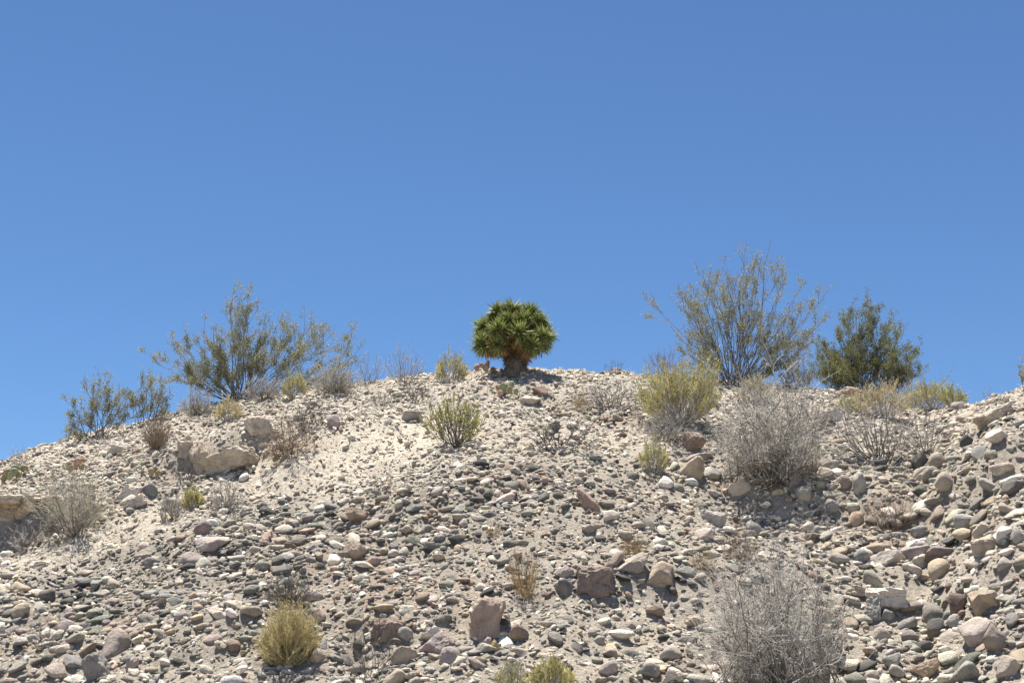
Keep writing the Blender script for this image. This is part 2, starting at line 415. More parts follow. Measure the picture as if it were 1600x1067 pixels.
# --- named boulders: px, py (middle), width px, height px, tilt in the picture (deg, + rises to the right), depth ratio, colour, sharpness, label
T_PALE, T_TAN, T_BROWN, T_RUST = (0.60, 0.53, 0.44), (0.47, 0.385, 0.285), (0.30, 0.215, 0.165), (0.31, 0.19, 0.14)
T_MAUVE, T_GREY, T_SLATE, T_PINK = (0.37, 0.30, 0.29), (0.34, 0.325, 0.30), (0.10, 0.103, 0.108), (0.46, 0.38, 0.34)
T_WHITE, T_OLIVE, T_ORANGE, T_DARK = (0.72, 0.68, 0.61), (0.24, 0.23, 0.19), (0.50, 0.33, 0.19), (0.17, 0.16, 0.15)
B = [
 (403, 668, 46, 28, 0, .8, (0.53, 0.46, 0.37), 9, 'pale tan boulder on the upper slope below the large feathery bush'),
 (312, 722, 36, 54, 14, .8, T_TAN, 16, 'upright pale block at the end of the overhanging rock slab'),
 (358, 722, 84, 28, 18, .9, (0.50, 0.43, 0.335), 20, 'long pale overhanging slab with a dark gap beneath its end'),
 (290, 708, 26, 26, 10, .8, T_TAN, 16, 'brown-faced rock beside the upright pale block'),
 (200, 774, 48, 24, 38, .5, T_PALE, 11, 'white tilted slab on the left slope, the upper of two'),
 (212, 786, 34, 16, 28, .6, T_PALE, 8, 'small pale slab tucked under the white tilted slab'),
 (233, 768, 24, 18, 10, .8, (0.25, 0.26, 0.27), 7, 'blue-grey rock beside the white tilted slab'),
 (183, 703, 34, 20, -5, .8, T_PALE, 7, 'pale boulder on the upper left slope above a dark hollow'),
 (136, 800, 40, 26, 30, .7, T_PINK, 9, 'pinkish rock right of the grey-green bush on the left slope'),
 (521, 661, 20, 24, 8, .8, T_MAUVE, 8, 'small mauve rock with a black hole under it near the sand'),
 (643, 652, 34, 14, 4, .8, T_GREY, 8, 'flat grey rock left of the upright yellow-green shrub'),
 (843, 612, 26, 14, 3, .8, T_RUST, 9, 'reddish brown rock right of the green prickly pear'),
 (828, 627, 34, 14, 0, .8, T_PALE, 9, 'flat pale rock below the reddish brown rock'),
 (863, 667, 24, 14, -4, .9, (0.15, 0.16, 0.175), 12, 'dark blue-grey angular stone lying on pale gravel'),
 (1082, 694, 46, 34, 10, .8, T_BROWN, 11, 'dark brown slab leaning at the foot of the big grey shrub'),
 (1092, 718, 50, 14, 14, .6, T_MAUVE, 10, 'thin mauve slab between two brown rocks by the grey shrub'),
 (1078, 737, 48, 30, 10, .8, T_TAN, 6, 'tan boulder with shaded face below the thin mauve slab'),
 (1113, 740, 38, 20, -8, .8, T_GREY, 8, 'grey rock touching the tan boulder below the grey shrub'),
 (1155, 762, 36, 26, 8, .9, T_PALE, 6, 'cream rounded boulder below the brown cactus pads'),
 (1042, 756, 26, 20, 5, .8, T_WHITE, 8, 'chalky white rock left of the cream rounded boulder'),
 (1114, 812, 42, 24, -10, .8, (0.46, 0.455, 0.43), 12, 'pale grey flat-topped slab with a dark hollow beneath'),
 (1181, 830, 30, 24, 0, .9, T_GREY, 5, 'smooth grey cobble right of the pale grey flat-topped slab'),
 (1101, 838, 26, 22, -15, .9, T_PINK, 7, 'pinkish block in the hollow under the pale grey slab'),
 (917, 785, 24, 38, 28, .8, (0.33, 0.215, 0.165), 11, 'upright reddish brown stone in the middle of the slope'),
 (953, 806, 28, 18, 30, .7, T_PALE, 7, 'pale tilted stone right of the upright reddish brown stone'),
 (554, 867, 34, 26, 8, .9, (0.40, 0.29, 0.22), 9, 'brown angular boulder in the dark cobble band'),
 (557, 808, 40, 18, -6, .8, (0.36, 0.25, 0.17), 10, 'flat orange-brown rock at the top of the dark cobbles'),
 (330, 851, 56, 20, 7, .7, T_PINK, 8, 'long flat pale rock at the upper left of the cobbles'),
 (302, 874, 34, 20, 0, .8, T_MAUVE, 6, 'mauve rounded rock below the long flat pale rock'),
 (316, 829, 26, 24, -10, .8, (0.27, 0.2, 0.19), 6, 'dark maroon rounded stone above the long flat pale rock'),
 (273, 790, 34, 18, 20, .7, T_TAN, 8, 'tan stone under the small yellow bush on the left slope'),
 (180, 1010, 44, 46, 0, .9, (0.33, 0.27, 0.23), 6, 'big brown rounded boulder in the lower left'),
 (187, 983, 26, 12, -5, .8, T_MAUVE, 9, 'flat mauve stone resting on top of the big brown boulder'),
 (104, 982, 32, 22, 12, .8, T_MAUVE, 6, 'mauve rounded stone up and left of the big brown boulder'),
 (150, 1046, 36, 42, 24, .8, (0.27, 0.255, 0.24), 7, 'rough grey boulder below the big brown boulder'),
 (86, 1050, 36, 22, 10, .8, T_PINK, 7, 'pinkish flat boulder near the lower left corner'),
 (31, 955, 30, 20, 15, .8, T_TAN, 6, 'tan rounded stone at the left edge of the cobbles'),
 (72, 933, 26, 20, 5, .8, T_DARK, 5, 'dark green-grey round cobble on the far left'),
 (206, 1040, 20, 22, 0, .9, T_MAUVE, 7, 'small mauve block right of the rough grey boulder'),
 (363, 1012, 24, 18, 6, .8, (0.24, 0.16, 0.12), 6, 'dark red-brown round stone in the lower left gravel'),
 (607, 988, 58, 34, 20, .6, T_BROWN, 9, 'long brown log-shaped boulder in the lower middle'),
 (760, 972, 52, 62, -14, .8, (0.40, 0.29, 0.225), 12, 'large upright brown boulder with jagged top, lower middle'),
 (673, 992, 38, 18, 0, .8, T_WHITE, 9, 'white flat stone left of the large upright boulder'),
 (631, 1028, 42, 28, 14, .8, T_TAN, 8, 'tan sloping boulder below the log-shaped boulder'),
 (677, 1014, 62, 30, 28, .7, T_MAUVE, 11, 'mauve wedge slab right of the tan sloping boulder'),
 (700, 1026, 36, 24, 20, .8, (0.36, 0.3, 0.28), 8, 'mauve-grey rock in front of the mauve wedge slab'),
 (632, 995, 26, 18, 5, .8, T_GREY, 5, 'smooth grey cobble just right of the log-shaped boulder'),
 (616, 1062, 34, 24, 0, .8, T_TAN, 7, 'tan block cut by the bottom edge of the picture'),
 (757, 1008, 22, 18, -10, .8, T_MAUVE, 9, 'small mauve block at the foot of the upright boulder'),
 (772, 1012, 16, 20, 8, .8, (0.56, 0.37, 0.14), 9, 'small amber stone at the foot of the upright boulder'),
 (740, 1019, 28, 9, 3, .8, T_GREY, 7, 'thin flat grey stone below the upright boulder'),
 (497, 1027, 32, 20, 4, .8, (0.45, 0.37, 0.25), 5, 'yellowish oval stone right of the round straw bush'),
 (499, 962, 24, 18, 0, .8, (0.42, 0.31, 0.25), 8, 'brown block at the edge of the round straw bush'),
 (685, 873, 20, 10, 0, .8, T_TAN, 6, 'small tan flat stone in the middle cobbles'),
 (930, 912, 66, 42, 2, .8, (0.25, 0.19, 0.16), 11, 'dark brown flat-topped wedge boulder with deep shade beneath'),
 (884, 921, 30, 26, 28, .7, (0.21, 0.21, 0.2), 9, 'dark grey slab left of the flat-topped wedge boulder'),
 (929, 930, 20, 16, 10, .8, (0.3, 0.3, 0.285), 6, 'grey cobble in the shade of the flat-topped wedge boulder'),
 (1028, 902, 56, 36, 8, .8, (0.46, 0.36, 0.26), 7, 'rounded tan boulder with pitted face right of the wedge boulder'),
 (992, 884, 52, 24, 22, .7, (0.42, 0.35, 0.28), 10, 'layered tan rock between the wedge and the pitted tan boulders'),
 (960, 878, 36, 20, 20, .7, (0.33, 0.26, 0.22), 8, 'brown flat stone above the flat-topped wedge boulder'),
 (881, 896, 28, 16, 22, .7, T_PINK, 9, 'pink flat stone above the dark grey slab'),
 (1024, 958, 26, 18, 30, .7, T_BROWN, 8, 'brown stone in the sandy wash'),
 (1088, 972, 36, 18, -14, .8, T_TAN, 9, 'tan stone beside the big grey shrub in the sandy wash'),
 (1070, 1004, 40, 16, 20, .8, (0.24, 0.225, 0.215), 8, 'dark flat rock below the sandy wash'),
 (1047, 1024, 36, 20, 22, .8, T_GREY, 6, 'grey oblong stone below the dark flat rock'),
 (1012, 1051, 40, 20, 20, .8, (0.29, 0.275, 0.255), 7, 'grey tilted slab at the bottom middle right'),
 (952, 1050, 30, 20, 30, .7, T_PINK, 8, 'pale pink tilted stone at the bottom beside the grey slab'),
 (1046, 1060, 40, 18, 24, .7, T_PALE, 9, 'pale slab cut by the bottom edge beside the big shrub'),
 (813, 996, 34, 24, -10, .8, T_BROWN, 7, 'brown rounded rock right of the large upright boulder'),
 (1380, 879, 64, 28, 32, .6, (0.55, 0.475, 0.42), 11, 'long pale slab rising towards the mauve boulders'),
 (1428, 868, 50, 28, 24, .7, T_MAUVE, 8, 'mauve boulder touching the long pale slab'),
 (1470, 866, 52, 22, -4, .8, (0.25, 0.2, 0.195), 8, 'dark mauve boulder, right one of the mauve pair'),
 (1428, 850, 40, 12, 32, .6, T_WHITE, 9, 'thin white slab above the mauve boulder'),
 (1540, 858, 46, 38, 0, .8, (0.49, 0.39, 0.29), 12, 'angular tan block on the right slope with dark underside'),
 (1536, 834, 34, 28, -12, .8, (0.5, 0.43, 0.34), 9, 'pale tan block behind the angular tan block'),
 (1469, 893, 38, 32, -6, .9, (0.47, 0.37, 0.25), 4.5, 'yellow-tan ball-shaped boulder with grooves'),
 (1439, 880, 30, 20, 12, .8, T_PALE, 7, 'cream rock left of the ball-shaped boulder'),
 (1386, 938, 62, 28, -4, .8, (0.67, 0.62, 0.54), 10, 'big white overhanging slab on the lower right'),
 (1365, 960, 26, 38, -8, .8, T_GREY, 7, 'grey upright rock under the big white overhanging slab'),
 (1340, 927, 36, 16, -6, .8, T_TAN, 9, 'tan slab left of the big white overhanging slab'),
 (1388, 962, 24, 18, 14, .8, T_GREY, 7, 'grey stone in the shade of the big white slab'),
 (1500, 948, 36, 38, 22, .8, (0.2, 0.13, 0.1), 7, 'dark brown boulder left of the rusty block'),
 (1533, 950, 42, 38, -12, .8, (0.47, 0.35, 0.23), 9, 'rusty orange-brown block with white top, lower right'),
 (1550, 938, 50, 22, -26, .7, (0.45, 0.36, 0.25), 9, 'tan slab behind the rusty orange-brown block'),
 (1526, 992, 56, 52, -14, .8, (0.47, 0.395, 0.36), 7, 'large pinkish boulder in the lower right'),
 (1556, 1004, 40, 44, 10, .8, (0.31, 0.25, 0.205), 8, 'brown boulder leaning on the large pinkish boulder'),
 (1461, 960, 36, 30, 0, .9, T_OLIVE, 5, 'olive round boulder above the black round cobble'),
 (1465, 985, 32, 28, 0, .9, (0.085, 0.092, 0.095), 4.5, 'black round cobble left of the large pinkish boulder'),
 (1491, 971, 24, 18, 0, .9, T_GREY, 5, 'smooth grey cobble between the black and the pinkish stones'),
 (1377, 996, 32, 24, 18, .8, (0.43, 0.365, 0.3), 4.5, 'smooth tan egg-shaped stone right of the big grey shrub'),
 (1418, 978, 30, 20, 0, .8, (0.24, 0.235, 0.22), 6, 'dark grey block between the egg-shaped and black stones'),
 (1422, 995, 26, 16, 5, .8, (0.25, 0.2, 0.19), 6, 'maroon stone below the dark grey block'),
 (1295, 1018, 54, 52, 0, .9, (0.12, 0.117, 0.108), 9, 'rough dark boulder half hidden by the big grey shrub'),
 (1449, 1051, 46, 22, 24, .7, (0.52, 0.37, 0.23), 9, 'orange slab near the bottom right'),
 (1510, 1056, 50, 32, 6, .8, (0.30, 0.30, 0.26), 6, 'greenish grey boulder at the bottom right'),
 (1577, 1046, 42, 34, 6, .8, (0.38, 0.32, 0.27), 8, 'brown-grey boulder in the lower right corner'),
 (1362, 1020, 26, 14, 3, .8, T_PINK, 7, 'pink flat stone below the egg-shaped stone'),
 (1395, 1036, 30, 20, 28, .8, T_GREY, 8, 'grey wedge left of the orange slab'),
 (1271, 1058, 40, 24, 0, .8, T_TAN, 6, 'tan boulder at the foot of the big grey shrub'),
 (1311, 875, 30, 18, 14, .8, T_GREY, 5, 'grey rounded stone left of the long pale slab'),
 (1346, 870, 26, 18, 18, .8, (0.25, 0.26, 0.265), 5, 'blue-grey rounded stone next to the long pale slab'),
 (1265, 826, 36, 16, 4, .8, T_PALE, 8, 'cream flat rock below the scarp of cobbles'),
 (1338, 812, 28, 20, 10, .8, (0.48, 0.33, 0.22), 8, 'orange rock under the hanging roots'),
 (1488, 846, 40, 12, 12, .8, T_SLATE, 7, 'long black flat stone above the dark mauve boulder'),
 (1438, 831, 26, 18, 30, .7, (0.24, 0.26, 0.28), 6, 'blue-grey leaning stone above the thin white slab'),
 (1510, 820, 36, 26, 10, .8, (0.38, 0.375, 0.35), 5, 'big grey rounded stone on the right slope'),
 (1570, 833, 28, 16, 20, .8, T_WHITE, 5, 'white oval stone on the right slope above black ones'),
 (1568, 849, 26, 16, 12, .8, T_SLATE, 7, 'black stone under the white oval stone'),
 (1592, 842, 22, 26, 0, .9, T_GREY, 5, 'grey round cobble at the right edge'),
 (1525, 883, 32, 20, -16, .8, T_PINK, 8, 'pinkish flat stone below the angular tan block'),
 (1569, 885, 28, 18, 24, .7, T_GREY, 6, 'grey leaning stone right of the pinkish flat stone'),
 (1554, 652, 66, 26, 16, .7, (0.43, 0.37, 0.29), 9, 'long tan slab high on the right bank'),
 (1598, 660, 30, 16, -8, .8, T_GREY, 8, 'grey slab at the right edge of the high bank'),
 (1508, 652, 36, 14, 34, .7, T_TAN, 9, 'tan leaning slab left of the long tan slab'),
 (1500, 638, 28, 16, 0, .8, (0.35, 0.3, 0.26), 8, 'brown-grey block on the skyline of the right bank'),
 (1559, 685, 42, 20, 20, .8, T_PALE, 7, 'pale rounded slab on the right bank below the long one'),
 (1514, 690, 24, 18, 0, .8, T_SLATE, 7, 'black stone on the right bank'),
 (1468, 722, 30, 28, 0, .9, (0.33, 0.29, 0.22), 4.5, 'olive-tan ball cobble in the scarp'),
 (1440, 722, 30, 28, -8, .9, T_DARK, 7, 'dark grey boulder under the smaller wiry shrub'),
 (1435, 745, 22, 20, 0, .9, T_GREY, 6, 'grey rounded stone in the scarp below the dark boulder'),
 (1454, 742, 24, 22, 0, .9, (0.33, 0.29, 0.25), 5, 'brown-grey round stone in the middle of the scarp'),
 (1480, 757, 34, 26, -28, .8, (0.45, 0.39, 0.31), 6, 'pale oblong boulder hanging out of the scarp'),
 (1565, 737, 36, 22, -20, .8, (0.52, 0.42, 0.33), 7, 'peach-coloured block on the right bank'),
 (1582, 765, 36, 20, 0, .8, T_SLATE, 7, 'dark slate slab at the right edge of the bank'),
 (1550, 762, 44, 14, -32, .7, T_GREY, 8, 'grey slab slanting down on the right bank'),
 (1256, 736, 26, 20, 0, .9, T_GREY, 6, 'grey stone at the left end of the scarp, upper one'),
 (1272, 727, 28, 18, 10, .8, (0.36, 0.32, 0.27), 6, 'brown-grey stone at the top left of the scarp'),
 (1240, 753, 30, 26, 10, .9, (0.26, 0.245, 0.235), 5, 'big dark grey round cobble at the left end of the scarp'),
 (1257, 775, 26, 24, 0, .9, (0.42, 0.38, 0.31), 5, 'pale round cobble below the dark grey round cobble'),
 (1301, 728, 30, 14, 0, .8, T_GREY, 6, 'flat grey stone on the lip of the scarp'),
 (1290, 741, 28, 16, 8, .8, T_PALE, 6, 'pale stone just below the lip of the scarp'),
 (1324, 756, 24, 18, 0, .8, (0.29, 0.22, 0.19), 7, 'reddish block in the middle of the scarp'),
 (1342, 758, 26, 30, 30, .8, (0.4, 0.37, 0.33), 7, 'light grey upright stone beside the hanging roots'),
 (1298, 793, 24, 18, 0, .8, T_GREY, 6, 'grey angular stone at the foot of the scarp'),
 (1328, 618, 56, 20, 2, .8, (0.40, 0.29, 0.23), 7, 'red earth mound behind the grey shrubs near the skyline'),
 (1305, 651, 24, 26, 10, .8, T_WHITE, 10, 'white pointed rock right of the big grey shrub'),
 (1290, 653, 26, 16, 10, .8, (0.5, 0.47, 0.42), 9, 'pale grey rock left of the white pointed rock'),
]
boulder_pos = []
def embed(px, py, hpx):
    g = ground_hit(px, py + 0.22 * hpx); return g
for k, (px, py, w, h, tilt, dep, c, sharp, label) in enumerate(B):
    g = embed(px, py, h); m = ppm(g)
    W_, H_ = w / m, h / m
    sub = 4 if max(w, h) > 38 else 3
    craggy = any(q in label for q in CRAGGY)
    flat = craggy or sharp >= 9
    if flat: sub = 4
    V, F = crag(4, 100 + k) if craggy else rock(sub, 100 + k, sharp * (2.2 if sharp >= 7 else 1.25), 10 if sharp >= 7 else 20, 0.05, 1.7, 0.06 if 'earth mound' in label else 0.085 if ('overhanging slab' in label or 'upright pale block' in label or 'brown-faced' in label) else (0.06 if c in (T_PALE, T_TAN) else 0.042))
    dims = np.array([W_, max(W_, H_ * 0.8) * dep, H_ * 1.25]) * 0.5 * 1.04
    V = V * dims
    name = 'boulder' if max(w, h) > 30 else 'stone'
    o = obj(name, mesh_arrays(name, V, F, not flat), M_STONE)
    o.location = g + np.array([0, 0.10 * dims[1], 0.22 * H_])
    o.rotation_euler = Euler((R(rng.uniform(-12, 6)), -R(tilt), R(rng.uniform(-15, 15))), 'XYZ')
    c = np.array(c); o.color = (*(1.06 * (c * 0.70 + c.mean() * 0.30 * np.array([1.04, 1.0, 0.92]))), 1)
    tag(o, label, 'boulder' if name == 'boulder' else 'stone', 'boulders lying on the slope')
    boulder_pos.append((px, py, W_))
    add_grid(g[0], g[1] + 0.1 * W_, W_ * 0.45)

# --- the left ledge: an undercut bank of blocks
lp = ground_hit(40, 808); lm = ppm(lp)
ledge = thing('rock_ledge', 'undercut tan rock ledge with shaded face at the left edge', 'rock ledge', lp)
for k, (dx, dy, w, h, tilt, c) in enumerate([(-34, -2, 46, 40, 0, T_TAN), (-4, 0, 44, 40, 4, (0.5, 0.4, 0.28)), (30, -2, 40, 34, 8, T_TAN), (-20, 22, 50, 20, 2, (0.42, 0.33, 0.23)),
                                            (18, 20, 40, 18, 6, (0.42, 0.33, 0.23)), (-30, -22, 52, 14, 3, T_PALE), (6, -24, 46, 13, 8, T_PALE), (40, -22, 36, 14, 12, T_PALE), (56, 4, 28, 20, 14, T_PALE)]):
    V, F = crag(4, 300 + k)
    V = V * np.array([w, w * 0.9, h * 1.15]) * 0.5 / lm
    o = obj('block', mesh_arrays('block', V, F, False), M_STONE, ledge)
    o.location = (dx / lm, (0.12 if dy < 10 else 0.16) - (0.08 if dy < -10 else 0), -dy / lm + 0.03)
    o.rotation_euler = (0, -R(tilt), R(rng.uniform(-10, 10))); o.color = (*c, 1)
add_grid(lp[0], lp[1], 0.25); add_grid(lp[0] - 0.2, lp[1], 0.2)

# --- cobbles
def density(px, py):
    top, sand, wash, dark, red = regions(px, py)
    d = 0.85 + 0.8 * dark - 0.55 * top + 0.7 * blob(px, py, 180, 730, 190, 40, -18)
    d = d * (1 - 0.93 * np.clip(sand * 1.15, 0, 1)) * (1 - 0.75 * wash)
    patch = 0.75 + 0.5 * fbm(np.stack([px / 70, py / 45, px * 0], 1), 3, 5)
    inside = (px > -60) & (px < 1660) & (py < 1130)
    return np.clip(d * patch, 0.02, 2.0) * np.where(inside, 1.0, 0.6)
NC = 190000
cx = rng.uniform(-8.3, 8.3, NC); cy = rng.uniform(8.2, 20.2, NC)
cz = height(cx, cy); cpx, cpy = project(np.stack([cx, cy, cz], 1))
steep = 1 / np.maximum(normal_at(cx, cy, 0.1)[:, 2], 0.35) / 1.15
keep = (cpx > -350) & (cpx < 1950) & (rng.random(NC) < density(cpx, cpy) * steep ** 1.5 / 1.7)
cx, cy, cz, cpx, cpy = [a[keep] for a in (cx, cy, cz, cpx, cpy)]
n = len(cx)
top, sand, wash, dark, red = regions(cpx, cpy)
coarse = 1 + 0.45 * blob(cpx, cpy, 1500, 900, 260, 220) + 0.15 * smooth(850, 1060, cpy) + 0.22 * dark - 0.40 * top - 0.3 * sand
size = 0.027 * (1 - rng.random(n)) ** (-1 / 2.45)
size = np.minimum(size, 0.10 + 0.04 * rng.random(n)) * coarse
order = np.argsort(-size)
sel = []
for i in order:
    r = size[i] * 0.5
    if clash(cx[i], cy[i], r, 0.66): continue
    add_grid(cx[i], cy[i], r); sel.append(i)
sel = np.array(sel)
cx, cy, cz, cpx, cpy, size = [a[sel] for a in (cx, cy, cz, cpx, cpy, size)]
n = len(cx)
ccol = stone_colours(cpx, cpy, rng)
nrm = normal_at(cx, cy, 0.12)
def frames(nrm, blend, jitter, rng):
    n = len(nrm)
    z = nrm * (1 - blend) + np.array([0, 0, 1]) * blend + rng.normal(size=(n, 3)) * jitter
    z /= np.linalg.norm(z, axis=1)[:, None]
    a = rng.normal(size=(n, 3)) * np.array([1.4, 0.8, 0.5])
    x = np.cross(np.cross(z, a), z); x /= np.linalg.norm(x, axis=1)[:, None]
    return np.stack([x, np.cross(z, x), z], 2)          # columns are the stone's axes
RM = frames(nrm, 0.5, 0.22, rng)
dims = np.stack([size * 0.5 * rng.uniform(1.0, 1.4, n), size * 0.5 * rng.uniform(0.72, 1.0, n), size * 0.5 * rng.uniform(0.42, 0.78, n)], 1)
cpos = np.stack([cx, cy, cz], 1) + nrm * (dims[:, 2:3] * rng.uniform(-0.3, 0.5, (n, 1)))
depth = (cpos - EYE) @ FWD
appear = size * FPX / depth
inframe = (cpx > 5) & (cpx < 1595) & (cpy < 1062)
score = np.where(inframe, appear, 0)
big = np.argsort(-score)[:300]
protos3 = []
for k in range(16):
    V, F = rock(3, 500 + k, [6, 14, 22, 34][k % 4], [16, 11, 9, 8][k % 4], 0.07, 1.6, 0.04)
    me = mesh_arrays('cobble', V, F, True); me.materials.append(M_STONE); protos3.append(me)
for i in big:
    o = bpy.data.objects.new('cobble', protos3[rng.integers(16)]); COL.objects.link(o); o.parent = hillside
    m = Matrix([[*(RM[i][r] * dims[i]), cpos[i][r]] for r in range(3)] + [[0, 0, 0, 1]])
    o.matrix_world = m; o.color = (*ccol[i], 1)
rest = np.setdiff1d(np.arange(n), big)
def bed(name, pos, rm, dims, cols, sub, seeds, sharps, mat, parent, rng, smooth_shade=True):
    Vs, Fs, Cs = [], [], []; off = 0
    which = rng.integers(len(seeds), size=len(pos))
    for k, s in enumerate(seeds):
        w = np.where(which == k)[0]
        if not len(w): continue
        V, F = rock(sub, s, sharps[k % len(sharps)], 14 if k % 2 else 9, 0.09)
        A = np.einsum('nij,nvj->nvi', rm[w], V[None] * dims[w][:, None, :]) + pos[w][:, None, :]
        Vs.append(A.reshape(-1, 3))
        Fs.append((F[None] + (np.arange(len(w)) * len(V))[:, None, None]).reshape(-1, 3) + off)
        Cs.append(np.repeat(cols[w], len(V), 0)); off += len(w) * len(V)
    o = obj(name, mesh_arrays(name, np.concatenate(Vs), np.concatenate(Fs), smooth_shade, np.concatenate(Cs)), mat, parent)
    o['kind'] = 'stuff'
    return o
mid_ = rest[size[rest] > 0.058]; small_ = rest[size[rest] <= 0.058]
bed('cobble_bed', cpos[mid_], RM[mid_], dims[mid_], ccol[mid_], 2, range(600, 630), [6, 14, 24, 34, 18], M_BED, hillside, rng)
bed('small_cobbles', cpos[small_], RM[small_], dims[small_], ccol[small_], 1, range(640, 670), [8, 14, 24, 34], M_BED, hillside, rng, False)
print('cobbles', n)

# --- pebbles and grit
NP = 135000
qx = rng.uniform(-8.0, 8.0, NP); qy = rng.uniform(8.8, 20.0, NP)
qz = height(qx, qy); qpx, qpy = project(np.stack([qx, qy, qz], 1))
tp, sd, ws, dk, rd = regions(qpx, qpy)
inside = (qpx > -40) & (qpx < 1640) & (qpy < 1110)
pat = 0.8 + 0.4 * fbm(np.stack([qpx / 40, qpy / 25, qpx * 0], 1), 3, 8)
keep = rng.random(NP) < np.where(inside, (0.84 - 0.12 * sd - 0.25 * ws) * pat, 0.3)
qx, qy, qz, qpx, qpy = [a[keep] for a in (qx, qy, qz, qpx, qpy)]
tp, sd, ws, dk, rd = regions(qpx, qpy)
n = len(qx)
qs = np.minimum(0.015 * (1 - rng.random(n)) ** (-1 / 2.25), 0.055) * (1 + 0.1 * sd + 0.15 * tp)
qn = normal_at(qx, qy, 0.06)
qrm = frames(qn, 0.3, 0.35, rng)
qd = np.stack([qs * 0.5 * rng.uniform(1.0, 1.6, n), qs * 0.5 * rng.uniform(0.7, 1.0, n), qs * 0.5 * rng.uniform(0.35, 0.8, n)], 1)
qp = np.stack([qx, qy, qz], 1) + qn * (qd[:, 2:3] * 0.5)
qcol = stone_colours(qpx, qpy, rng)
cr = (rng.random(n) < 0.85 * np.clip(sd * 1.2 + 0.35 * tp, 0, 1))[:, None]
qcol = np.where(cr, c_sand * rng.uniform(0.8, 1.08, (n, 1)), qcol)
pb = np.where(qs > 0.029)[0]; gr = np.where(qs <= 0.029)[0]
bed('pebbles', qp[pb], qrm[pb], qd[pb], qcol[pb], 1, range(700, 730), [8, 14, 24], M_BED, hillside, rng, False)
bed('grit', qp[gr], qrm[gr], qd[gr], qcol[gr], 0, range(740, 760), [6, 10], M_BED, hillside, rng, False)
print('pebbles', n)

# ------------------------------------------------------------------ plants
def unit(a): return a / np.maximum(np.linalg.norm(a, axis=-1, keepdims=True), 1e-9)
def tubes(P, r0, r1, sides=3):
    """P (N,K,3) centre lines, r0/r1 (N,) radii at root and tip -> verts, quads"""
    N, K, _ = P.shape
    T = unit(np.gradient(P, axis=1))
    d = unit(P[:, -1] - P[:, 0])
    ref = np.where(np.abs(d[:, 2:3]) > 0.9, np.array([[1.0, 0, 0]]), np.array([[0, 0, 1.0]]))
    A = unit(np.cross(d, ref)); A = unit(A[:, None, :] - T * np.sum(A[:, None, :] * T, 2, keepdims=True)); Bv = np.cross(T, A)
    t = np.linspace(0, 1, K)
    rad = (r0[:, None] * (1 - t) + r1[:, None] * t)[:, :, None, None]
    ang = np.arange(sides) * 2 * math.pi / sides
    V = P[:, :, None, :] + rad * (A[:, :, None, :] * np.cos(ang)[None, None, :, None] + Bv[:, :, None, :] * np.sin(ang)[None, None, :, None])
    i = np.arange(N)[:, None, None] * K * sides; k = np.arange(K - 1)[None, :, None] * sides; s = np.arange(sides)[None, None, :]; s2 = (s + 1) % sides
    F = np.stack([i + k + s, i + k + s2, i + k + sides + s2, i + k + sides + s], -1).reshape(-1, 4)
    return V.reshape(-1, 3), F
def join(parts):
    Vs, Fs, off = [], [], 0
    for V, F in parts:
        Vs.append(V); Fs.append(F + off); off += len(V)
    return np.concatenate(Vs), np.concatenate(Fs)
def blades(c, d, length, width, rng, fold=0.25):
    """leaf-shaped quads"""
    w = unit(np.cross(d, rng.normal(size=d.shape))); nrm = np.cross(d, w)
    L, W = length[:, None], width[:, None]
    a = c; b = c + d * L * 0.5 + w * W * 0.5 + nrm * W * fold; e = c + d * L; f = c + d * L * 0.5 - w * W * 0.5 + nrm * W * fold
    V = np.stack([a, b, e, f], 1).reshape(-1, 3)
    F = np.arange(len(c) * 4).reshape(-1, 4)
    return V, F
def bez(a, b, c, K):
    t = np.linspace(0, 1, K)[None, :, None]
    return a[:, None] * (1 - t) ** 2 + b[:, None] * 2 * t * (1 - t) + c[:, None] * t * t
def sprout(P, n_each, t0, t1, lfrac, ang, up, K, rng, wob=0.12, absl=None):
    """side shoots of a set of centre lines"""
    N, Kp, _ = P.shape
    t = rng.uniform(t0, t1, (N, n_each)); ft = t * (Kp - 1); k = np.minimum(ft.astype(int), Kp - 2); f = (ft - k)[..., None]
    ii = np.arange(N)[:, None]
    s = P[ii, k] * (1 - f) + P[ii, k + 1] * f
    tan = unit(P[ii, k + 1] - P[ii, k])
    L = np.linalg.norm(np.diff(P, axis=1), axis=2).sum(1)[:, None]
    side = unit(np.cross(tan, rng.normal(size=tan.shape)))
    a = R(ang) * rng.uniform(0.55, 1.3, (N, n_each, 1))
    d = unit(tan * np.cos(a) + side * np.sin(a) + np.array([0, 0, up]))
    ln = (absl if absl else L * lfrac) * rng.uniform(0.5, 1.25, (N, n_each))
    ln = ln * (1.15 - 0.45 * t)
    s, d, ln, tan = s.reshape(-1, 3), d.reshape(-1, 3), ln.reshape(-1, 1), tan.reshape(-1, 3)
    mid = s + d * ln * 0.5 + rng.normal(size=s.shape) * ln * wob
    end = s + d * ln * 0.95 + np.array([0, 0, up * 0.3]) * ln + rng.normal(size=s.shape) * ln * wob
    return bez(s, mid, end, K)
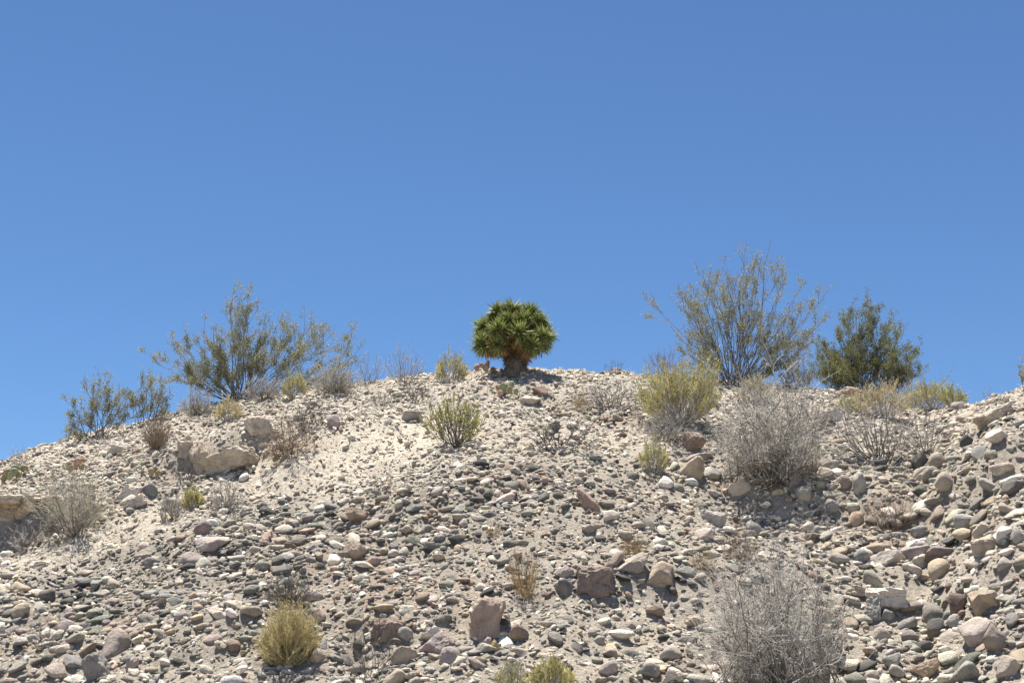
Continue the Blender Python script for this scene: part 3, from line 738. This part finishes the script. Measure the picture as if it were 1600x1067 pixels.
def fan(outline, n, m, rng, K=7, lo=0.45, depthspread=0.8, base_r=0.05, bow=0.25, wig=0.04, tilt=0.0):
    """stems from one root filling an outline given as (degrees from upright, length px)"""
    ang = np.array([o[0] for o in outline], float); ln = np.array([o[1] for o in outline], float)
    a = ang[0] + (ang[-1] - ang[0]) * ((np.arange(n) * 0.6180339 + rng.random()) % 1.0) + rng.normal(size=n) * 2.0; a = np.clip(a, ang[0], ang[-1]); a[:len(ang)] = ang[:n] if n >= len(ang) else ang[:n]
    L = np.interp(a, ang, ln) / m * (lo + (1 - lo) * rng.random(n) ** 0.6)
    L[:min(n, len(ang))] = ln[:min(n, len(ang))] / m
    ar = np.radians(a)
    # the fan's own depth: stems also lean towards and away from the viewer
    dep = rng.normal(size=n) * depthspread; dep[:min(n, len(ang))] *= 0.5
    reach = 0.5 * np.mean(L)
    end = np.stack([L * np.sin(ar), dep * reach, L * np.cos(ar)], 1)
    root = np.stack([rng.normal(size=n) * base_r, rng.normal(size=n) * base_r, np.full(n, -0.04)], 1) + np.array([1, 1, 0]) * end * 0.04
    mid = root + (end - root) * 0.5 + np.stack([end[:, 0] * bow * rng.uniform(-0.6, 1, n), end[:, 1] * bow, -bow * 0.5 * np.abs(end[:, 0]) * rng.uniform(0, 1, n)], 1)
    P = bez(root, mid, end, K)
    w = rng.normal(size=(n, K, 3)) * wig * L[:, None, None]; w[:, 0] = 0
    return P + w * np.linspace(0.2, 1, K)[None, :, None]
def along(P, n, t0, rng, spread):
    """n random points on centre lines past t0 with the local direction"""
    N, K, _ = P.shape
    i = rng.integers(N, size=n); ft = rng.uniform(t0, 1, n) * (K - 1); k = np.minimum(ft.astype(int), K - 2); f = (ft - k)[:, None]
    c = P[i, k] * (1 - f) + P[i, k + 1] * f
    return c + rng.normal(size=c.shape) * spread, unit(P[i, k + 1] - P[i, k])

def plant(name, label, cat, px, py, wood, leaf=None, group=None, wood_mat=None, leaf_mat=None, seed=1, leaf_name='foliage', stem_name='stems', sink=0.0, twigs=None, twig_mat=None):
    g = ground_hit(px, py); g = g - np.array([0, 0, sink])
    t = thing(name, label, cat, g, group)
    if wood: V, F = join(wood); obj(stem_name, mesh_arrays(stem_name, V, F, True), wood_mat, t)
    if twigs: V, F = join(twigs); obj('twigs', mesh_arrays('twigs', V, F, True), twig_mat, t)['kind'] = 'stuff'
    if leaf: V, F = join(leaf); obj(leaf_name, mesh_arrays(leaf_name, V, F, False), leaf_mat, t)['kind'] = 'stuff'
    return t

M_STEM = plant_material('woody_stem', (0.11, 0.095, 0.08), (0.30, 0.27, 0.235), 0.85)
def dome(w, h, edge=78):
    """outline of a bush w px wide and h px tall"""
    out = []
    for a in np.linspace(-edge, edge, 11):
        x, y = math.sin(R(a)), math.cos(R(a))
        out.append((a, 1.0 / math.sqrt((x / (w / 2)) ** 2 + (y / h) ** 2)))
    return out

def creosote(label, px, py, outline, stems, leaves, seed, leaf_mat=M_CREO_LEAF, leaf_len=0.0195, clump=0.022, lo=0.5):
    rg = np.random.default_rng(seed); m = ppm(ground_hit(px, py))
    S = fan(outline, stems, m, rg, 8, lo, 0.55, 0.07, 0.22, 0.026)
    B1 = sprout(S, 5, 0.3, 0.97, 0.24, 26, 0.25, 5, rg)
    B2 = sprout(B1, 4, 0.3, 1.0, 0.42, 32, 0.2, 3, rg)
    H = np.mean([o[1] for o in outline]) / m
    wood = [tubes(S, np.full(len(S), 0.0068) * (0.6 + 0.3 * H), np.full(len(S), 0.002), 4), tubes(B1, np.full(len(B1), 0.0027), np.full(len(B1), 0.0014)),
            tubes(B2, np.full(len(B2), 0.0015), np.full(len(B2), 0.0009))]
    # leaves sit in clumps on the outer shoots
    nc = int(leaves * 1.7) // 9
    c1, d1 = along(B2, int(nc * 0.7), 0.3, rg, 0.006); c2, d2 = along(B1, nc - int(nc * 0.7), 0.55, rg, 0.006)
    c3, d3 = along(S, nc // 6, 0.72, rg, 0.006)
    c, d = np.concatenate([c1, c2, c3]), np.concatenate([d1, d2, d3]); nc = len(c)
    c = np.repeat(c, 9, 0) + rg.normal(size=(nc * 9, 3)) * clump
    d = unit(np.repeat(d, 9, 0) + rg.normal(size=c.shape) * 0.9)
    ln = rg.uniform(0.7, 1.4, len(c)) * leaf_len
    return plant('creosote_bush', label, 'bush', px, py, wood, [blades(c, d, ln, ln * 0.55, rg)], 'creosote bushes along the ridge', M_CREO_WOOD, leaf_mat)

def shoot_bush(label, px, py, outline, seed, stems=60, per=26, leaf_mat=M_YELLOW_LEAF, wood_mat=M_GREY_WOOD, leaf_len=0.024, lwr=0.32, group='yellow-green shrubs on the slope', lo=0.55, t0=0.45, stand=0.35, name='shrub', sub=4, base_r=0.03):
    """upright leafy shoots over a woody base"""
    rg = np.random.default_rng(seed); m = ppm(ground_hit(px, py))
    S = fan(outline, stems, m, rg, 6, lo, 0.8, base_r, 0.3, 0.02)
    B1 = sprout(S, sub, 0.35, 0.9, 0.38, 22, 0.5, 5, rg)
    wood = [tubes(S, np.full(len(S), 0.0042), np.full(len(S), 0.0016)), tubes(B1, np.full(len(B1), 0.002), np.full(len(B1), 0.001))]
    c1, d1 = along(S, stems * per // 2, t0 + 0.15, rg, 0.004); c2, d2 = along(B1, stems * per, t0 * 0.5, rg, 0.004)
    c, d = np.concatenate([c1, c2]), np.concatenate([d1, d2])
    d = unit(d + rg.normal(size=c.shape) * stand)
    ln = rg.uniform(0.6, 1.3, len(c)) * leaf_len
    return plant(name, label, 'shrub', px, py, wood, [blades(c, d, ln, ln * lwr, rg)], group, wood_mat, leaf_mat)

def twig_bush(label, px, py, outline, seed, stems=50, n1=6, n2=5, mat=M_GREY_WOOD, rad=0.004, leaf=0, leaf_mat=M_GREY_LEAF, lo=0.5, curl=0.12, ang=34, group='leafless grey shrubs', cat='shrub', n3=0, name='dry_shrub', wig=0.03, leaf_len=0.013, base_r=0.035):
    """a dense tangle of bare twigs"""
    rg = np.random.default_rng(seed); m = ppm(ground_hit(px, py))
    S = fan(outline, stems, m, rg, 7, lo, 0.85, base_r, 0.28, wig)
    stem = [tubes(S, np.full(len(S), rad * min(2.0, 0.35 + 1.5 * np.mean([o[1] for o in outline]) / m)) * rg.uniform(0.6, 1.3, len(S)), np.full(len(S), rad * 0.4), 4)]
    wood = []
    last = S
    for q, nn in enumerate((n1, n2, n3)):
        if not nn: break
        last = sprout(last, nn, 0.25, 1.0, (0.30, 0.5, 0.6)[q], ang, 0.15, 5 if q == 0 else 3, rg, curl)
        r = rad * (0.48, 0.32, 0.25)[q]
        wood.append(tubes(last, np.full(len(last), r), np.full(len(last), r * 0.5)))
    lv = None
    if leaf:
        c, d = along(last, leaf, 0.3, rg, 0.006); d = unit(d + rg.normal(size=c.shape) * 0.7)
        ln = rg.uniform(0.6, 1.4, leaf) * leaf_len
        lv = [blades(c, d, ln, ln * 0.4, rg)]
    return plant(name, label, cat, px, py, stem, lv, group, M_STEM if mat in (M_GREY_WOOD,) else mat, leaf_mat, twigs=wood, twig_mat=mat)

def grass_tuft(label, px, py, outline, seed, n=160, mat=M_DRY_GRASS, rad=0.0016, group='dry grass tufts'):
    rg = np.random.default_rng(seed); m = ppm(ground_hit(px, py))
    S = fan(outline, n, m, rg, 6, 0.4, 0.8, 0.03, 0.3, 0.02)
    B1 = sprout(S, 2, 0.3, 0.9, 0.3, 22, 0.2, 4, rg)
    return plant('grass_tuft', label, 'grass tuft', px, py, [tubes(S, np.full(n, rad), np.full(n, rad * 0.4)), tubes(B1, np.full(2 * n, rad * 0.6), np.full(2 * n, rad * 0.3))], None, group, mat, None, stem_name='blades')

# --- creosote bushes on the ridge
creosote('feathery creosote bush on the ridge, the widest one, left of the yucca', 375, 616,
         [(-70, 120), (-64, 161), (-48, 130), (-36, 128), (-22, 126), (-8, 140), (-3, 168), (4, 169), (13, 143), (21, 127), (30, 140), (39, 161), (49, 184), (62, 203), (69, 200), (76, 180)], 80, 18000, 11, lo=0.42)
creosote('tallest creosote bush on the ridge, airy with many thin bare stems', 1147, 606,
         [(-50, 110), (-40, 184), (-26, 172), (-13, 186), (-7, 192), (6, 226), (17, 234), (22, 204), (35, 214), (46, 196), (52, 183), (60, 149), (68, 90)], 84, 13500, 12, lo=0.45)
creosote('dense dark green creosote bush right of the tallest airy one', 1347, 606,
         [(-66, 70), (-59, 85), (-34, 108), (-15, 118), (-7, 142), (3, 146), (9, 153), (23, 127), (31, 152), (45, 138), (65, 114), (72, 80)], 104, 24000, 13, M_CREO_DENSE, lo=0.3)
creosote('sparse low creosote bush at the left end of the ridge', 155, 682, [(-78, 62), (-44, 78), (-14, 94), (-5, 94), (7, 85), (24, 80), (35, 98), (61, 68)], 26, 3300, 14)
creosote('narrow small creosote bush between the sparse low and widest ones', 225, 664, [(-25, 55), (-6, 80), (8, 72), (17, 76), (36, 70), (50, 45)], 15, 1900, 15)
creosote('tip of a creosote sprig at the right edge above the bank', 1612, 612, [(-25, 38), (-12, 46), (0, 48), (20, 40), (40, 35)], 8, 500, 16)

# --- Joshua tree
M_JOSH_SHADED = plant_material('shaded_dead_blade', (0.13, 0.09, 0.055), (0.32, 0.22, 0.13), 0.85, 0, 10)  # dark brown dead blades, with shade below the crown put into their colour
def yucca(px, py):
    g = ground_hit(px, py); m = ppm(g); s = 1 / m
    rg = np.random.default_rng(5)
    t = thing('joshua_tree', 'compact green yucca tree with spiky rosettes on the hilltop', 'yucca tree', g)
    # trunk and arms
    s *= 1.05; H = 120 * s
    K = 12; zz = np.linspace(-0.06, 0.50 * H, K)
    trunk = np.stack([0.012 * np.sin(zz * 6), np.zeros(K), zz], 1)[None]
    sides = 14
    V, F = tubes(trunk, np.array([15.5 * s]), np.array([13 * s]), sides)
    rr = np.hypot(V[:, 0], V[:, 1])
    fl = 1 + 0.22 * np.exp(-np.maximum(V[:, 2], 0) / 0.06) + 0.10 * fbm(np.stack([V[:, 0] * 30, V[:, 1] * 30, V[:, 2] * 6], 1), 3, 2)
    V[:, 0] *= fl; V[:, 1] *= fl
    tr = obj('trunk', mesh_arrays('trunk', V, F, True), M_JOSH_BARK, t)
    # shaggy bark flakes
    n = 700; a = rg.uniform(0, 2 * math.pi, n); z = rg.uniform(0.0, 0.5 * H, n); r = (15 - 2 * z / (0.5 * H)) * s * 1.07
    c = np.stack([r * np.cos(a), r * np.sin(a), z], 1); d = unit(np.stack([np.cos(a) * 0.35, np.sin(a) * 0.35, -np.ones(n)], 1) + rg.normal(size=(n, 3)) * 0.2)
    ln = rg.uniform(0.03, 0.075, n)
    Vb, Fb = blades(c, d, ln, ln * 0.22, rg); obj('bark_flakes', mesh_arrays('bark_flakes', Vb, Fb, False), M_JOSH_BARK, tr)
    # rosettes: picture offsets from the trunk foot (px right, px up, m towards viewer -), size px
    ros = [(-27, 98, .02, 19), (-7, 101, -.06, 20), (21, 96, .0, 20), (37, 82, -.05, 18), (-28, 67, -.34, 20), (6, 62, -.40, 21), (-51, 73, -.03, 19), (-51, 47, -.18, 21),
           (40, 57, -.26, 19), (24, 43, -.36, 19), (47, 62, .0, 19), (12, 84, -.22, 18), (-14, 82, -.24, 17), (-36, 84, .2, 18), (2, 94, .24, 19), (30, 80, .22, 18), (-30, 60, .36, 20), (12, 60, .4, 20), (40, 48, .2, 19), (-46, 46, .16, 19), (-28, 44, -.34, 15)]
    heart = np.array([0, 0, 44 * s])
    # thatch of dead leaves round the top of the trunk
    n = 1000; a = rg.uniform(0, 2 * math.pi, n); z = rg.uniform(24, 60, n); r = (9 + 0.36 * (z - 24) * rg.uniform(0.4, 1.4, n)) * s
    c = np.stack([r * np.cos(a), r * np.sin(a), z * s], 1); d = unit(np.stack([np.cos(a), np.sin(a), rg.uniform(-1.3, 0.1, n)], 1) + rg.normal(size=(n, 3)) * 0.3)
    ln = rg.uniform(0.09, 0.17, n)
    Vb, Fb = blades(c, d, ln, np.full(n, 0.014), rg, 0.15); obj('dead_leaf_thatch', mesh_arrays('dead_leaf_thatch', Vb, Fb, False), M_JOSH_SHADED, t)
    for (dx, dz, dy, rad) in ros:
        cpt = np.array([dx * s, dy, dz * s + dy * 0.22]); ax = unit(cpt - heart + np.array([0, 0, 0.05]))
        arm = bez(heart[None] * 0.8, (heart + cpt)[None] / 2 + np.array([[0, 0, -0.05]]), cpt[None], 6)
        e1 = unit(np.cross(ax, [0.3, 0.9, 0.1])); e2 = np.cross(ax, e1)
        def cone(n, lo, hi):
            ct = rg.uniform(lo, hi, n); st = np.sqrt(1 - ct ** 2); ph = rg.uniform(0, 2 * math.pi, n)
            return ct[:, None] * ax + st[:, None] * (np.cos(ph)[:, None] * e1 + np.sin(ph)[:, None] * e2)
        def daggers(c0, d, L, W, droop):
            n = len(d)
            w = unit(np.cross(d, np.array([0, 0, 1.0])) + rg.normal(size=d.shape) * 0.25); nn = np.cross(d, w)
            L, W = L[:, None], W[:, None]
            V = np.stack([c0 + w * W * 0.4, c0 - w * W * 0.4, c0 + d * L * 0.45 + w * W * 0.5, c0 + d * L * 0.45 - w * W * 0.5, c0 + d * L * 0.4 - nn * W * 0.28, c0 + d * L - np.array([0, 0, droop])], 1).reshape(-1, 3)
            b = np.arange(n)[:, None] * 6
            Fq = np.concatenate([b + np.array([f]) for f in ([0, 2, 4], [0, 4, 1], [1, 4, 3], [2, 5, 4], [4, 5, 3])])
            return V, Fq
        n = 130
        d = cone(n, -0.12, 1.0)
        c0 = cpt - ax * 0.05 * rg.random((n, 1)) + d * 0.015
        V, Fq = daggers(c0, d, rad * s * rg.uniform(0.85, 1.25, n), 0.024 * rg.uniform(0.8, 1.2, n), 0.008)
        ro = obj('rosette', mesh_arrays('rosette', V, Fq, False), M_JOSH_GREEN, t)
        nd = 210
        d = cone(nd, -0.92, -0.12); d = unit(d + np.array([0, 0, -0.35]) + rg.normal(size=d.shape) * 0.12)
        c0 = cpt - ax * (0.03 + 0.12 * rg.random((nd, 1)))
        Vd, Fd = daggers(c0, d, rad * s * rg.uniform(0.75, 1.25, nd), 0.016 * rg.uniform(0.7, 1.2, nd), 0.015)
        obj('dead_leaf_skirt', mesh_arrays('dead_leaf_skirt', Vd, Fd, False), M_JOSH_DEAD, ro)
        Va, Fa = tubes(arm, np.array([0.042]), np.array([0.03]), 7)
        obj('arm', mesh_arrays('arm', Va, Fa, True), M_JOSH_BARK, ro)
yucca(806, 586)

# --- prickly pears
def pear(label, px, py, pads, seed, mats):
    g = ground_hit(px, py); m = ppm(g); rg = np.random.default_rng(seed)
    t = thing('prickly_pear', label, 'cactus', g, 'prickly pear cacti')
    D, F = ICO[3]
    for k, (dx, dz, w, h, lean, dep) in enumerate(pads):
        V = D.copy()
        taper = 1 - 0.22 * (1 - (V[:, 2] + 1) / 2) ** 1.2
        V = V * np.array([0.5 * w / m, 0.16 * min(w, h) / m, 0.5 * h / m]); V[:, 0] *= taper
        V *= (1 + 0.05 * fbm(D * 2 + seed + k, 2, seed))[:, None]
        o = obj('pad', mesh_arrays('pad', V, F, True), mats[k % len(mats)], t)
        o.location = (dx / m, dep, (dz + 4.5) / m); o.rotation_euler = (R(rg.uniform(-14, 14)), R(lean), R(rg.uniform(-50, 50)))
        # spines in small tufts
        ns = 60; q = V[rg.integers(len(V), size=ns)]; d = unit(q * np.array([1, 6, 1]) + rg.normal(size=q.shape) * 0.02)
        ln = rg.uniform(0.012, 0.03, ns)
        Vs, Fs = blades(q, d, ln, np.full(ns, 0.0015), rg, 0); obj('spines', mesh_arrays('spines', Vs, Fs, False), M_DRY_GRASS, o)
pear('green prickly pear with upright pads below the yucca', 790, 620, [(-4, 8, 14, 19, -5, 0), (9, 14, 10, 16, 8, .02), (-13, 10, 8, 10, -20, .03), (6, 4, 11, 14, 15, -.04), (16, 4, 9, 12, 30, .02), (-22, 5, 6, 7, -30, 0), (-8, -1, 11, 10, -60, -.05)], 21, [M_PAD, M_PAD, M_PAD_RED, M_PAD_BROWN])
pear('reddish dry prickly pear at the left foot of the yucca', 757, 587, [(-12, 8, 11, 13, -15, 0), (2, 7, 16, 13, 0, -.04), (5, 15, 8, 12, 5, .03), (-5, 13, 8, 9, -20, .05), (13, 5, 10, 9, 40, 0), (28, 3, 12, 7, 60, .04)], 22, [M_PAD_RED, M_PAD_BROWN, M_PAD_RED])
pear('olive prickly pear clump at the left edge of the ridge', 22, 752, [(-12, 8, 16, 13, -40, 0), (0, 14, 15, 14, 10, 0), (12, 16, 13, 12, 40, .05), (8, 4, 18, 13, 60, -.05), (-4, 2, 16, 12, -60, -.06), (16, 6, 12, 12, 70, 0), (-16, 0, 14, 10, -70, 0), (2, 8, 14, 14, 0, -.08)], 23, [M_PAD_BROWN, M_PAD, M_PAD_BROWN])
pear('brown prickly pear on the upper left slope near a dark hollow', 115, 738, [(-8, 6, 13, 14, -20, 0), (4, 10, 13, 15, 10, 0), (12, 4, 12, 12, 50, 0), (-2, 0, 14, 10, -60, -.05), (10, 14, 10, 11, 30, .04)], 24, [M_PAD_BROWN, M_PAD_RED, M_PAD_BROWN])
pear('small upright prickly pear pair beside the brown one', 82, 750, [(0, 8, 10, 13, 0, 0), (1, -2, 9, 11, 10, -.02)], 25, [M_PAD_BROWN])
pear('brown prickly pear low under the big grey shrub', 1178, 745, [(-8, 18, 26, 20, 60, .05), (-6, 2, 24, 18, 70, -.05), (10, 6, 22, 18, 100, 0), (12, -6, 18, 16, 60, -.05), (-2, 28, 22, 16, 80, .08), (4, 14, 20, 18, 30, -.03)], 26, [M_PAD_BROWN, M_PAD, M_PAD_RED])
pear('half-dead prickly pear among rocks left of the overhanging slab', 240, 748, [(-4, 4, 12, 13, -10, 0), (6, 2, 11, 11, 40, 0), (0, 10, 9, 9, 10, .03)], 27, [M_PAD_BROWN])

# --- yellow-green shrubs
shoot_bush('small yellow-green shrub in front of the widest feathery bush', 460, 622, dome(44, 42, 60), 31)
shoot_bush('yellow-green shrub on the skyline just left of the yucca', 705, 594, dome(54, 46, 70), 32, 70)
shoot_bush('small golden shrub on the upper left slope', 356, 658, dome(44, 40, 68), 33, 55, 26, M_STRAW_LEAF)
shoot_bush('upright yellow-green shrub alone on the pale slope below the yucca', 712, 695, [(-58, 60), (-45, 68), (-30, 70), (-14, 72), (0, 82), (15, 72), (32, 66), (48, 60), (60, 44)], 34, 70, 24, M_GREEN_LEAF, M_DARK_WOOD, lo=0.5, t0=0.6, stand=0.25)
shoot_bush('largest yellow-green shrub right of the yucca on the hilltop', 1062, 665, [(-60, 74), (-45, 92), (-30, 96), (-12, 92), (5, 84), (20, 104), (32, 110), (46, 92), (62, 70)], 35, 190, 46, M_YELLOW_LEAF, lo=0.55, leaf_len=0.028)
shoot_bush('pale yellow-green shrub at the foot of the tallest bush', 1182, 628, dome(70, 40, 70), 36, 70, 26, M_SAGE_LEAF)
shoot_bush('small yellow-green shrub left of the shaded brown slab', 1022, 740, dome(44, 58, 60), 37, 50, 24, M_YELLOW_LEAF)
shoot_bush('olive yellow shrub between the grey shrub and skyline bushes', 1245, 606, dome(60, 58, 60), 38, 60, 24, M_SAGE_LEAF, lo=0.4)
shoot_bush('broad yellow shrub below the dense dark green bush', 1375, 650, dome(110, 56, 74), 39, 110, 26, M_STRAW_LEAF, lo=0.4)
shoot_bush('green-yellow shrub on the skyline at the head of the right bank', 1455, 640, dome(104, 44, 74), 40, 100, 28, M_YELLOW_LEAF, lo=0.5)
shoot_bush('smallest upright green shrub at the top of the right bank', 1490, 630, dome(40, 34, 66), 41, 40, 24, M_GREEN_LEAF)
shoot_bush('tiny yellow-green bush low on the left slope', 302, 796, dome(34, 34, 66), 42, 45, 26, M_YELLOW_LEAF)
shoot_bush('round straw-coloured bush in the lower left of the cobbles', 452, 1030, [(-84, 42), (-65, 52), (-45, 62), (-25, 76), (-8, 86), (10, 86), (28, 76), (46, 64), (64, 54), (84, 44)], 43, 260, 70, M_STRAW_LEAF, M_STRAW_LEAF, 0.017, 0.22, lo=0.4, t0=0.15, stand=1.7, sub=5, base_r=0.06)
shoot_bush('fresh green shrub cut by the bottom edge of the picture', 862, 1082, dome(72, 48, 70), 44, 70, 26, M_YELLOW_LEAF)
shoot_bush('pale green shrub at the bottom edge beside the fresh green one', 800, 1080, dome(60, 46, 66), 45, 50, 16, M_SAGE_LEAF, lo=0.4)
shoot_bush('tiny green bush at the base of the broad yellow shrub', 1325, 648, dome(40, 30, 66), 46, 30, 22, M_GREEN_LEAF)

# --- grey twiggy shrubs
twig_bush('dense sage-grey shrub in front of the widest bush, right side', 522, 614, dome(84, 50, 74), 51, 80, 7, 5, leaf=2600, leaf_mat=M_SAGE_LEAF)
twig_bush('grey shrub in front of the widest bush, left side', 308, 650, dome(66, 42, 74), 52, 60, 7, 5, leaf=700)
twig_bush('low grey shrub beneath the widest feathery bush', 412, 624, dome(76, 36, 78), 53, 60, 7, 5)
twig_bush('tall thin bare twigs on the skyline left of the yucca', 632, 602, dome(80, 58, 52), 54, 40, 5, 3, lo=0.3, rad=0.0032)
twig_bush('bare twigs on the skyline beside the widest bush', 576, 602, dome(56, 52, 58), 55, 24, 5, 3, lo=0.3, rad=0.0032)
twig_bush('grey-green bush on the left slope with dark stem', 122, 836, [(-62, 84), (-45, 92), (-30, 92), (-14, 92), (0, 90), (15, 84), (30, 72), (48, 56)], 56, 70, 7, 5, leaf=4800, leaf_mat=M_SAGE_LEAF, rad=0.0034)
twig_bush('grey wiry shrub below the overhanging slab', 352, 796, dome(66, 46, 70), 57, 34, 6, 4)
twig_bush('grey wiry shrub left of the tiny yellow-green bush', 268, 812, dome(46, 42, 66), 58, 40, 6, 4)
twig_bush('low grey dead shrub near the undercut ledge', 45, 858, dome(80, 38, 78), 59, 26, 6, 4, lo=0.3)
twig_bush('tangled brown dead shrub left of the pale sand', 448, 716, dome(96, 62, 74), 60, 46, 7, 5, M_BROWN_WOOD, lo=0.35, curl=0.3, wig=0.06)
twig_bush('charred-looking tangle of dead stems above the brown dead shrub', 482, 672, dome(46, 40, 70), 61, 18, 6, 4, M_DARK_WOOD, 0.006, lo=0.35, curl=0.35, wig=0.1)
twig_bush('big grey shrub on the upper right slope above brown cactus pads', 1205, 752, [(-66, 96), (-50, 128), (-34, 136), (-20, 170), (-8, 150), (4, 172), (14, 148), (26, 150), (42, 100), (58, 96)], 62, 110, 8, 4, lo=0.3, leaf=2600, leaf_mat=M_SAGE_LEAF, rad=0.0050, base_r=0.2, wig=0.06, curl=0.26, ang=50)
twig_bush('biggest grey shrub at the bottom right, silvery bare twigs', 1222, 1075, [(-72, 120), (-58, 146), (-44, 172), (-30, 196), (-10, 212), (2, 196), (12, 206), (24, 170), (38, 150), (56, 112)], 63, 130, 8, 4, lo=0.3, rad=0.0042, leaf=1800, base_r=0.2, wig=0.06, curl=0.26, ang=50)
twig_bush('open wiry shrub with exposed roots on the lip of the scarp', 1372, 722, [(-78, 88), (-62, 94), (-45, 98), (-28, 106), (-10, 102), (8, 96), (24, 92), (40, 84), (56, 62)], 64, 30, 6, 4, M_GREY_WOOD, 0.0062, lo=0.55, wig=0.04)
twig_bush('smaller open wiry shrub above the dark boulder in the scarp', 1450, 712, [(-64, 58), (-40, 66), (-18, 70), (0, 68), (20, 62), (40, 64), (60, 56)], 65, 20, 6, 4, M_GREY_WOOD, 0.0058, lo=0.55, wig=0.04)
twig_bush('dead dark branch lying on the pale slope right of centre', 868, 706, [(-84, 40), (-66, 46), (-44, 44), (-20, 42), (10, 40), (36, 50), (60, 62), (80, 60)], 66, 14, 5, 4, M_DARK_WOOD, 0.010, lo=0.5, curl=0.28, wig=0.08)
twig_bush('heap of dead grey branches on the hilltop right of the yucca', 952, 638, [(-86, 62), (-70, 60), (-45, 48), (-20, 44), (0, 44), (25, 46), (50, 52), (75, 60), (86, 60)], 67, 26, 6, 4, M_GREY_WOOD, 0.007, lo=0.4, curl=0.3, wig=0.08)
twig_bush('dark grey shrub behind the round straw bush', 450, 950, dome(84, 56, 74), 68, 60, 7, 5, M_DARK_WOOD, 0.003, leaf=600)
twig_bush('reddish bare shrub on the skyline left of the tallest bush', 1040, 588, dome(72, 48, 58), 69, 36, 6, 4, M_RED_WOOD, 0.003, lo=0.4)
twig_bush('few thin dead sticks standing on the skyline', 962, 588, dome(40, 26, 50), 70, 9, 3, 2, M_DARK_WOOD, 0.003, lo=0.4)
twig_bush('low grey tuft on the gravel, the nearer of two below the skyline twigs', 595, 636, dome(40, 20, 78), 71, 22, 5, 4)
twig_bush('low spread of grey dead twigs left of the prickly pear', 650, 628, dome(70, 24, 80), 72, 26, 5, 4, M_DARK_WOOD, lo=0.3)
twig_bush('thicket of dry stems hanging under the exposed roots', 1395, 832, dome(90, 66, 74), 73, 40, 6, 4, M_BROWN_WOOD, 0.003, lo=0.3, curl=0.25)
twig_bush('thin grey twigs in the gravel below the log-shaped boulder', 580, 1062, dome(80, 100, 50), 74, 20, 5, 4, M_DARK_WOOD, 0.0026, lo=0.3)
twig_bush('thin sparse weed in the lower left corner gravel', 72, 1014, dome(54, 46, 60), 75, 12, 5, 3, M_DARK_WOOD, 0.0024, lo=0.3)
twig_bush('small bare grey bush on the skyline at the far left', 32, 726, dome(34, 28, 66), 76, 24, 5, 4, rad=0.003)
twig_bush('grey dead shrub below the largest yellow-green shrub', 1040, 690, dome(96, 46, 74), 77, 44, 6, 5, M_GREY_WOOD, 0.0036, lo=0.35)
twig_bush('pale bleached dead shrub below the dense dark green bush', 1420, 634, dome(90, 52, 66), 78, 34, 6, 4, M_GREY_WOOD, 0.0042, lo=0.35)
twig_bush('small grey-green shrub between the broad cobbles and the sand', 598, 772, dome(46, 32, 66), 79, 14, 5, 4, M_DARK_WOOD, 0.0026)
twig_bush('grey shrub touching the right side of the big grey shrub', 1262, 668, dome(72, 66, 66), 80, 46, 6, 5, M_GREY_WOOD, 0.004, lo=0.35)
twig_bush('dark brush left of the overhanging slab on the upper slope', 287, 752, dome(40, 48, 60), 81, 26, 6, 4, M_DARK_WOOD, 0.003, lo=0.35)
twig_bush('small bare sprig on the skyline of the right bank', 1545, 622, dome(20, 22, 60), 82, 7, 3, 2, M_GREY_WOOD, 0.0026)

# --- grass tufts
grass_tuft('tall tan grass tuft on the upper left ridge', 244, 700, dome(60, 58, 50), 91, 220, M_BROWN_WOOD, 0.0022)
grass_tuft('sparse grass tuft with orange base in the middle of the slope', 822, 930, [(-45, 46), (-25, 70), (-8, 82), (0, 78), (15, 66), (32, 48)], 92, 130, M_DRY_GRASS)
grass_tuft('dry grass tuft left of the pale grey flat-topped slab', 990, 866, dome(56, 40, 66), 93, 110, M_DRY_GRASS)
grass_tuft('dry brown tuft below the pale grey flat-topped slab', 1158, 878, dome(70, 60, 64), 94, 140, M_BROWN_WOOD)
grass_tuft('dry tuft above the big grey shrub at the bottom right', 1100, 890, dome(50, 34, 70), 95, 80, M_DRY_GRASS)
grass_tuft('orange dry tuft among the dead branches on the hilltop', 908, 636, dome(34, 26, 66), 96, 90, M_DRY_GRASS)
grass_tuft('small dry tuft left of the sparse orange-based tuft', 770, 835, dome(30, 24, 60), 97, 40, M_DRY_GRASS)

# --- dead sticks and small weeds nobody could count
rg = np.random.default_rng(77)
n = 2600
sx = rg.uniform(-7.5, 7.5, n); sy = rg.uniform(9.2, 19.6, n); sz = height(sx, sy)
spx, spy = project(np.stack([sx, sy, sz], 1)); tp, sd, ws, dk, rd = regions(spx, spy)
k = rg.random(n) < (0.25 + 0.75 * tp) * (1 - 0.8 * sd); sx, sy, sz = sx[k], sy[k], sz[k]; n = len(sx)
a = rg.uniform(0, 2 * math.pi, n); L = rg.uniform(0.04, 0.2, n)
nn = normal_at(sx, sy, 0.1)
d = unit(np.stack([np.cos(a), np.sin(a), np.zeros(n)], 1) + rg.normal(size=(n, 3)) * 0.15); d = unit(d - nn * np.sum(d * nn, 1, keepdims=True) + nn * rg.uniform(0, 0.5, (n, 1)))
s0 = np.stack([sx, sy, sz + 0.004], 1); e0 = s0 + d * L[:, None]; mid = (s0 + e0) / 2 + rg.normal(size=(n, 3)) * L[:, None] * 0.12 + nn * 0.02
V, F = tubes(bez(s0, mid, e0, 4), rg.uniform(0.0012, 0.0034, n), np.full(n, 0.0008))
o = obj('twig_litter', mesh_arrays('twig_litter', V, F, True), M_GREY_WOOD)
tag(o, 'scattered dead grey twigs lying on the gravel', 'twigs', None, 'stuff')
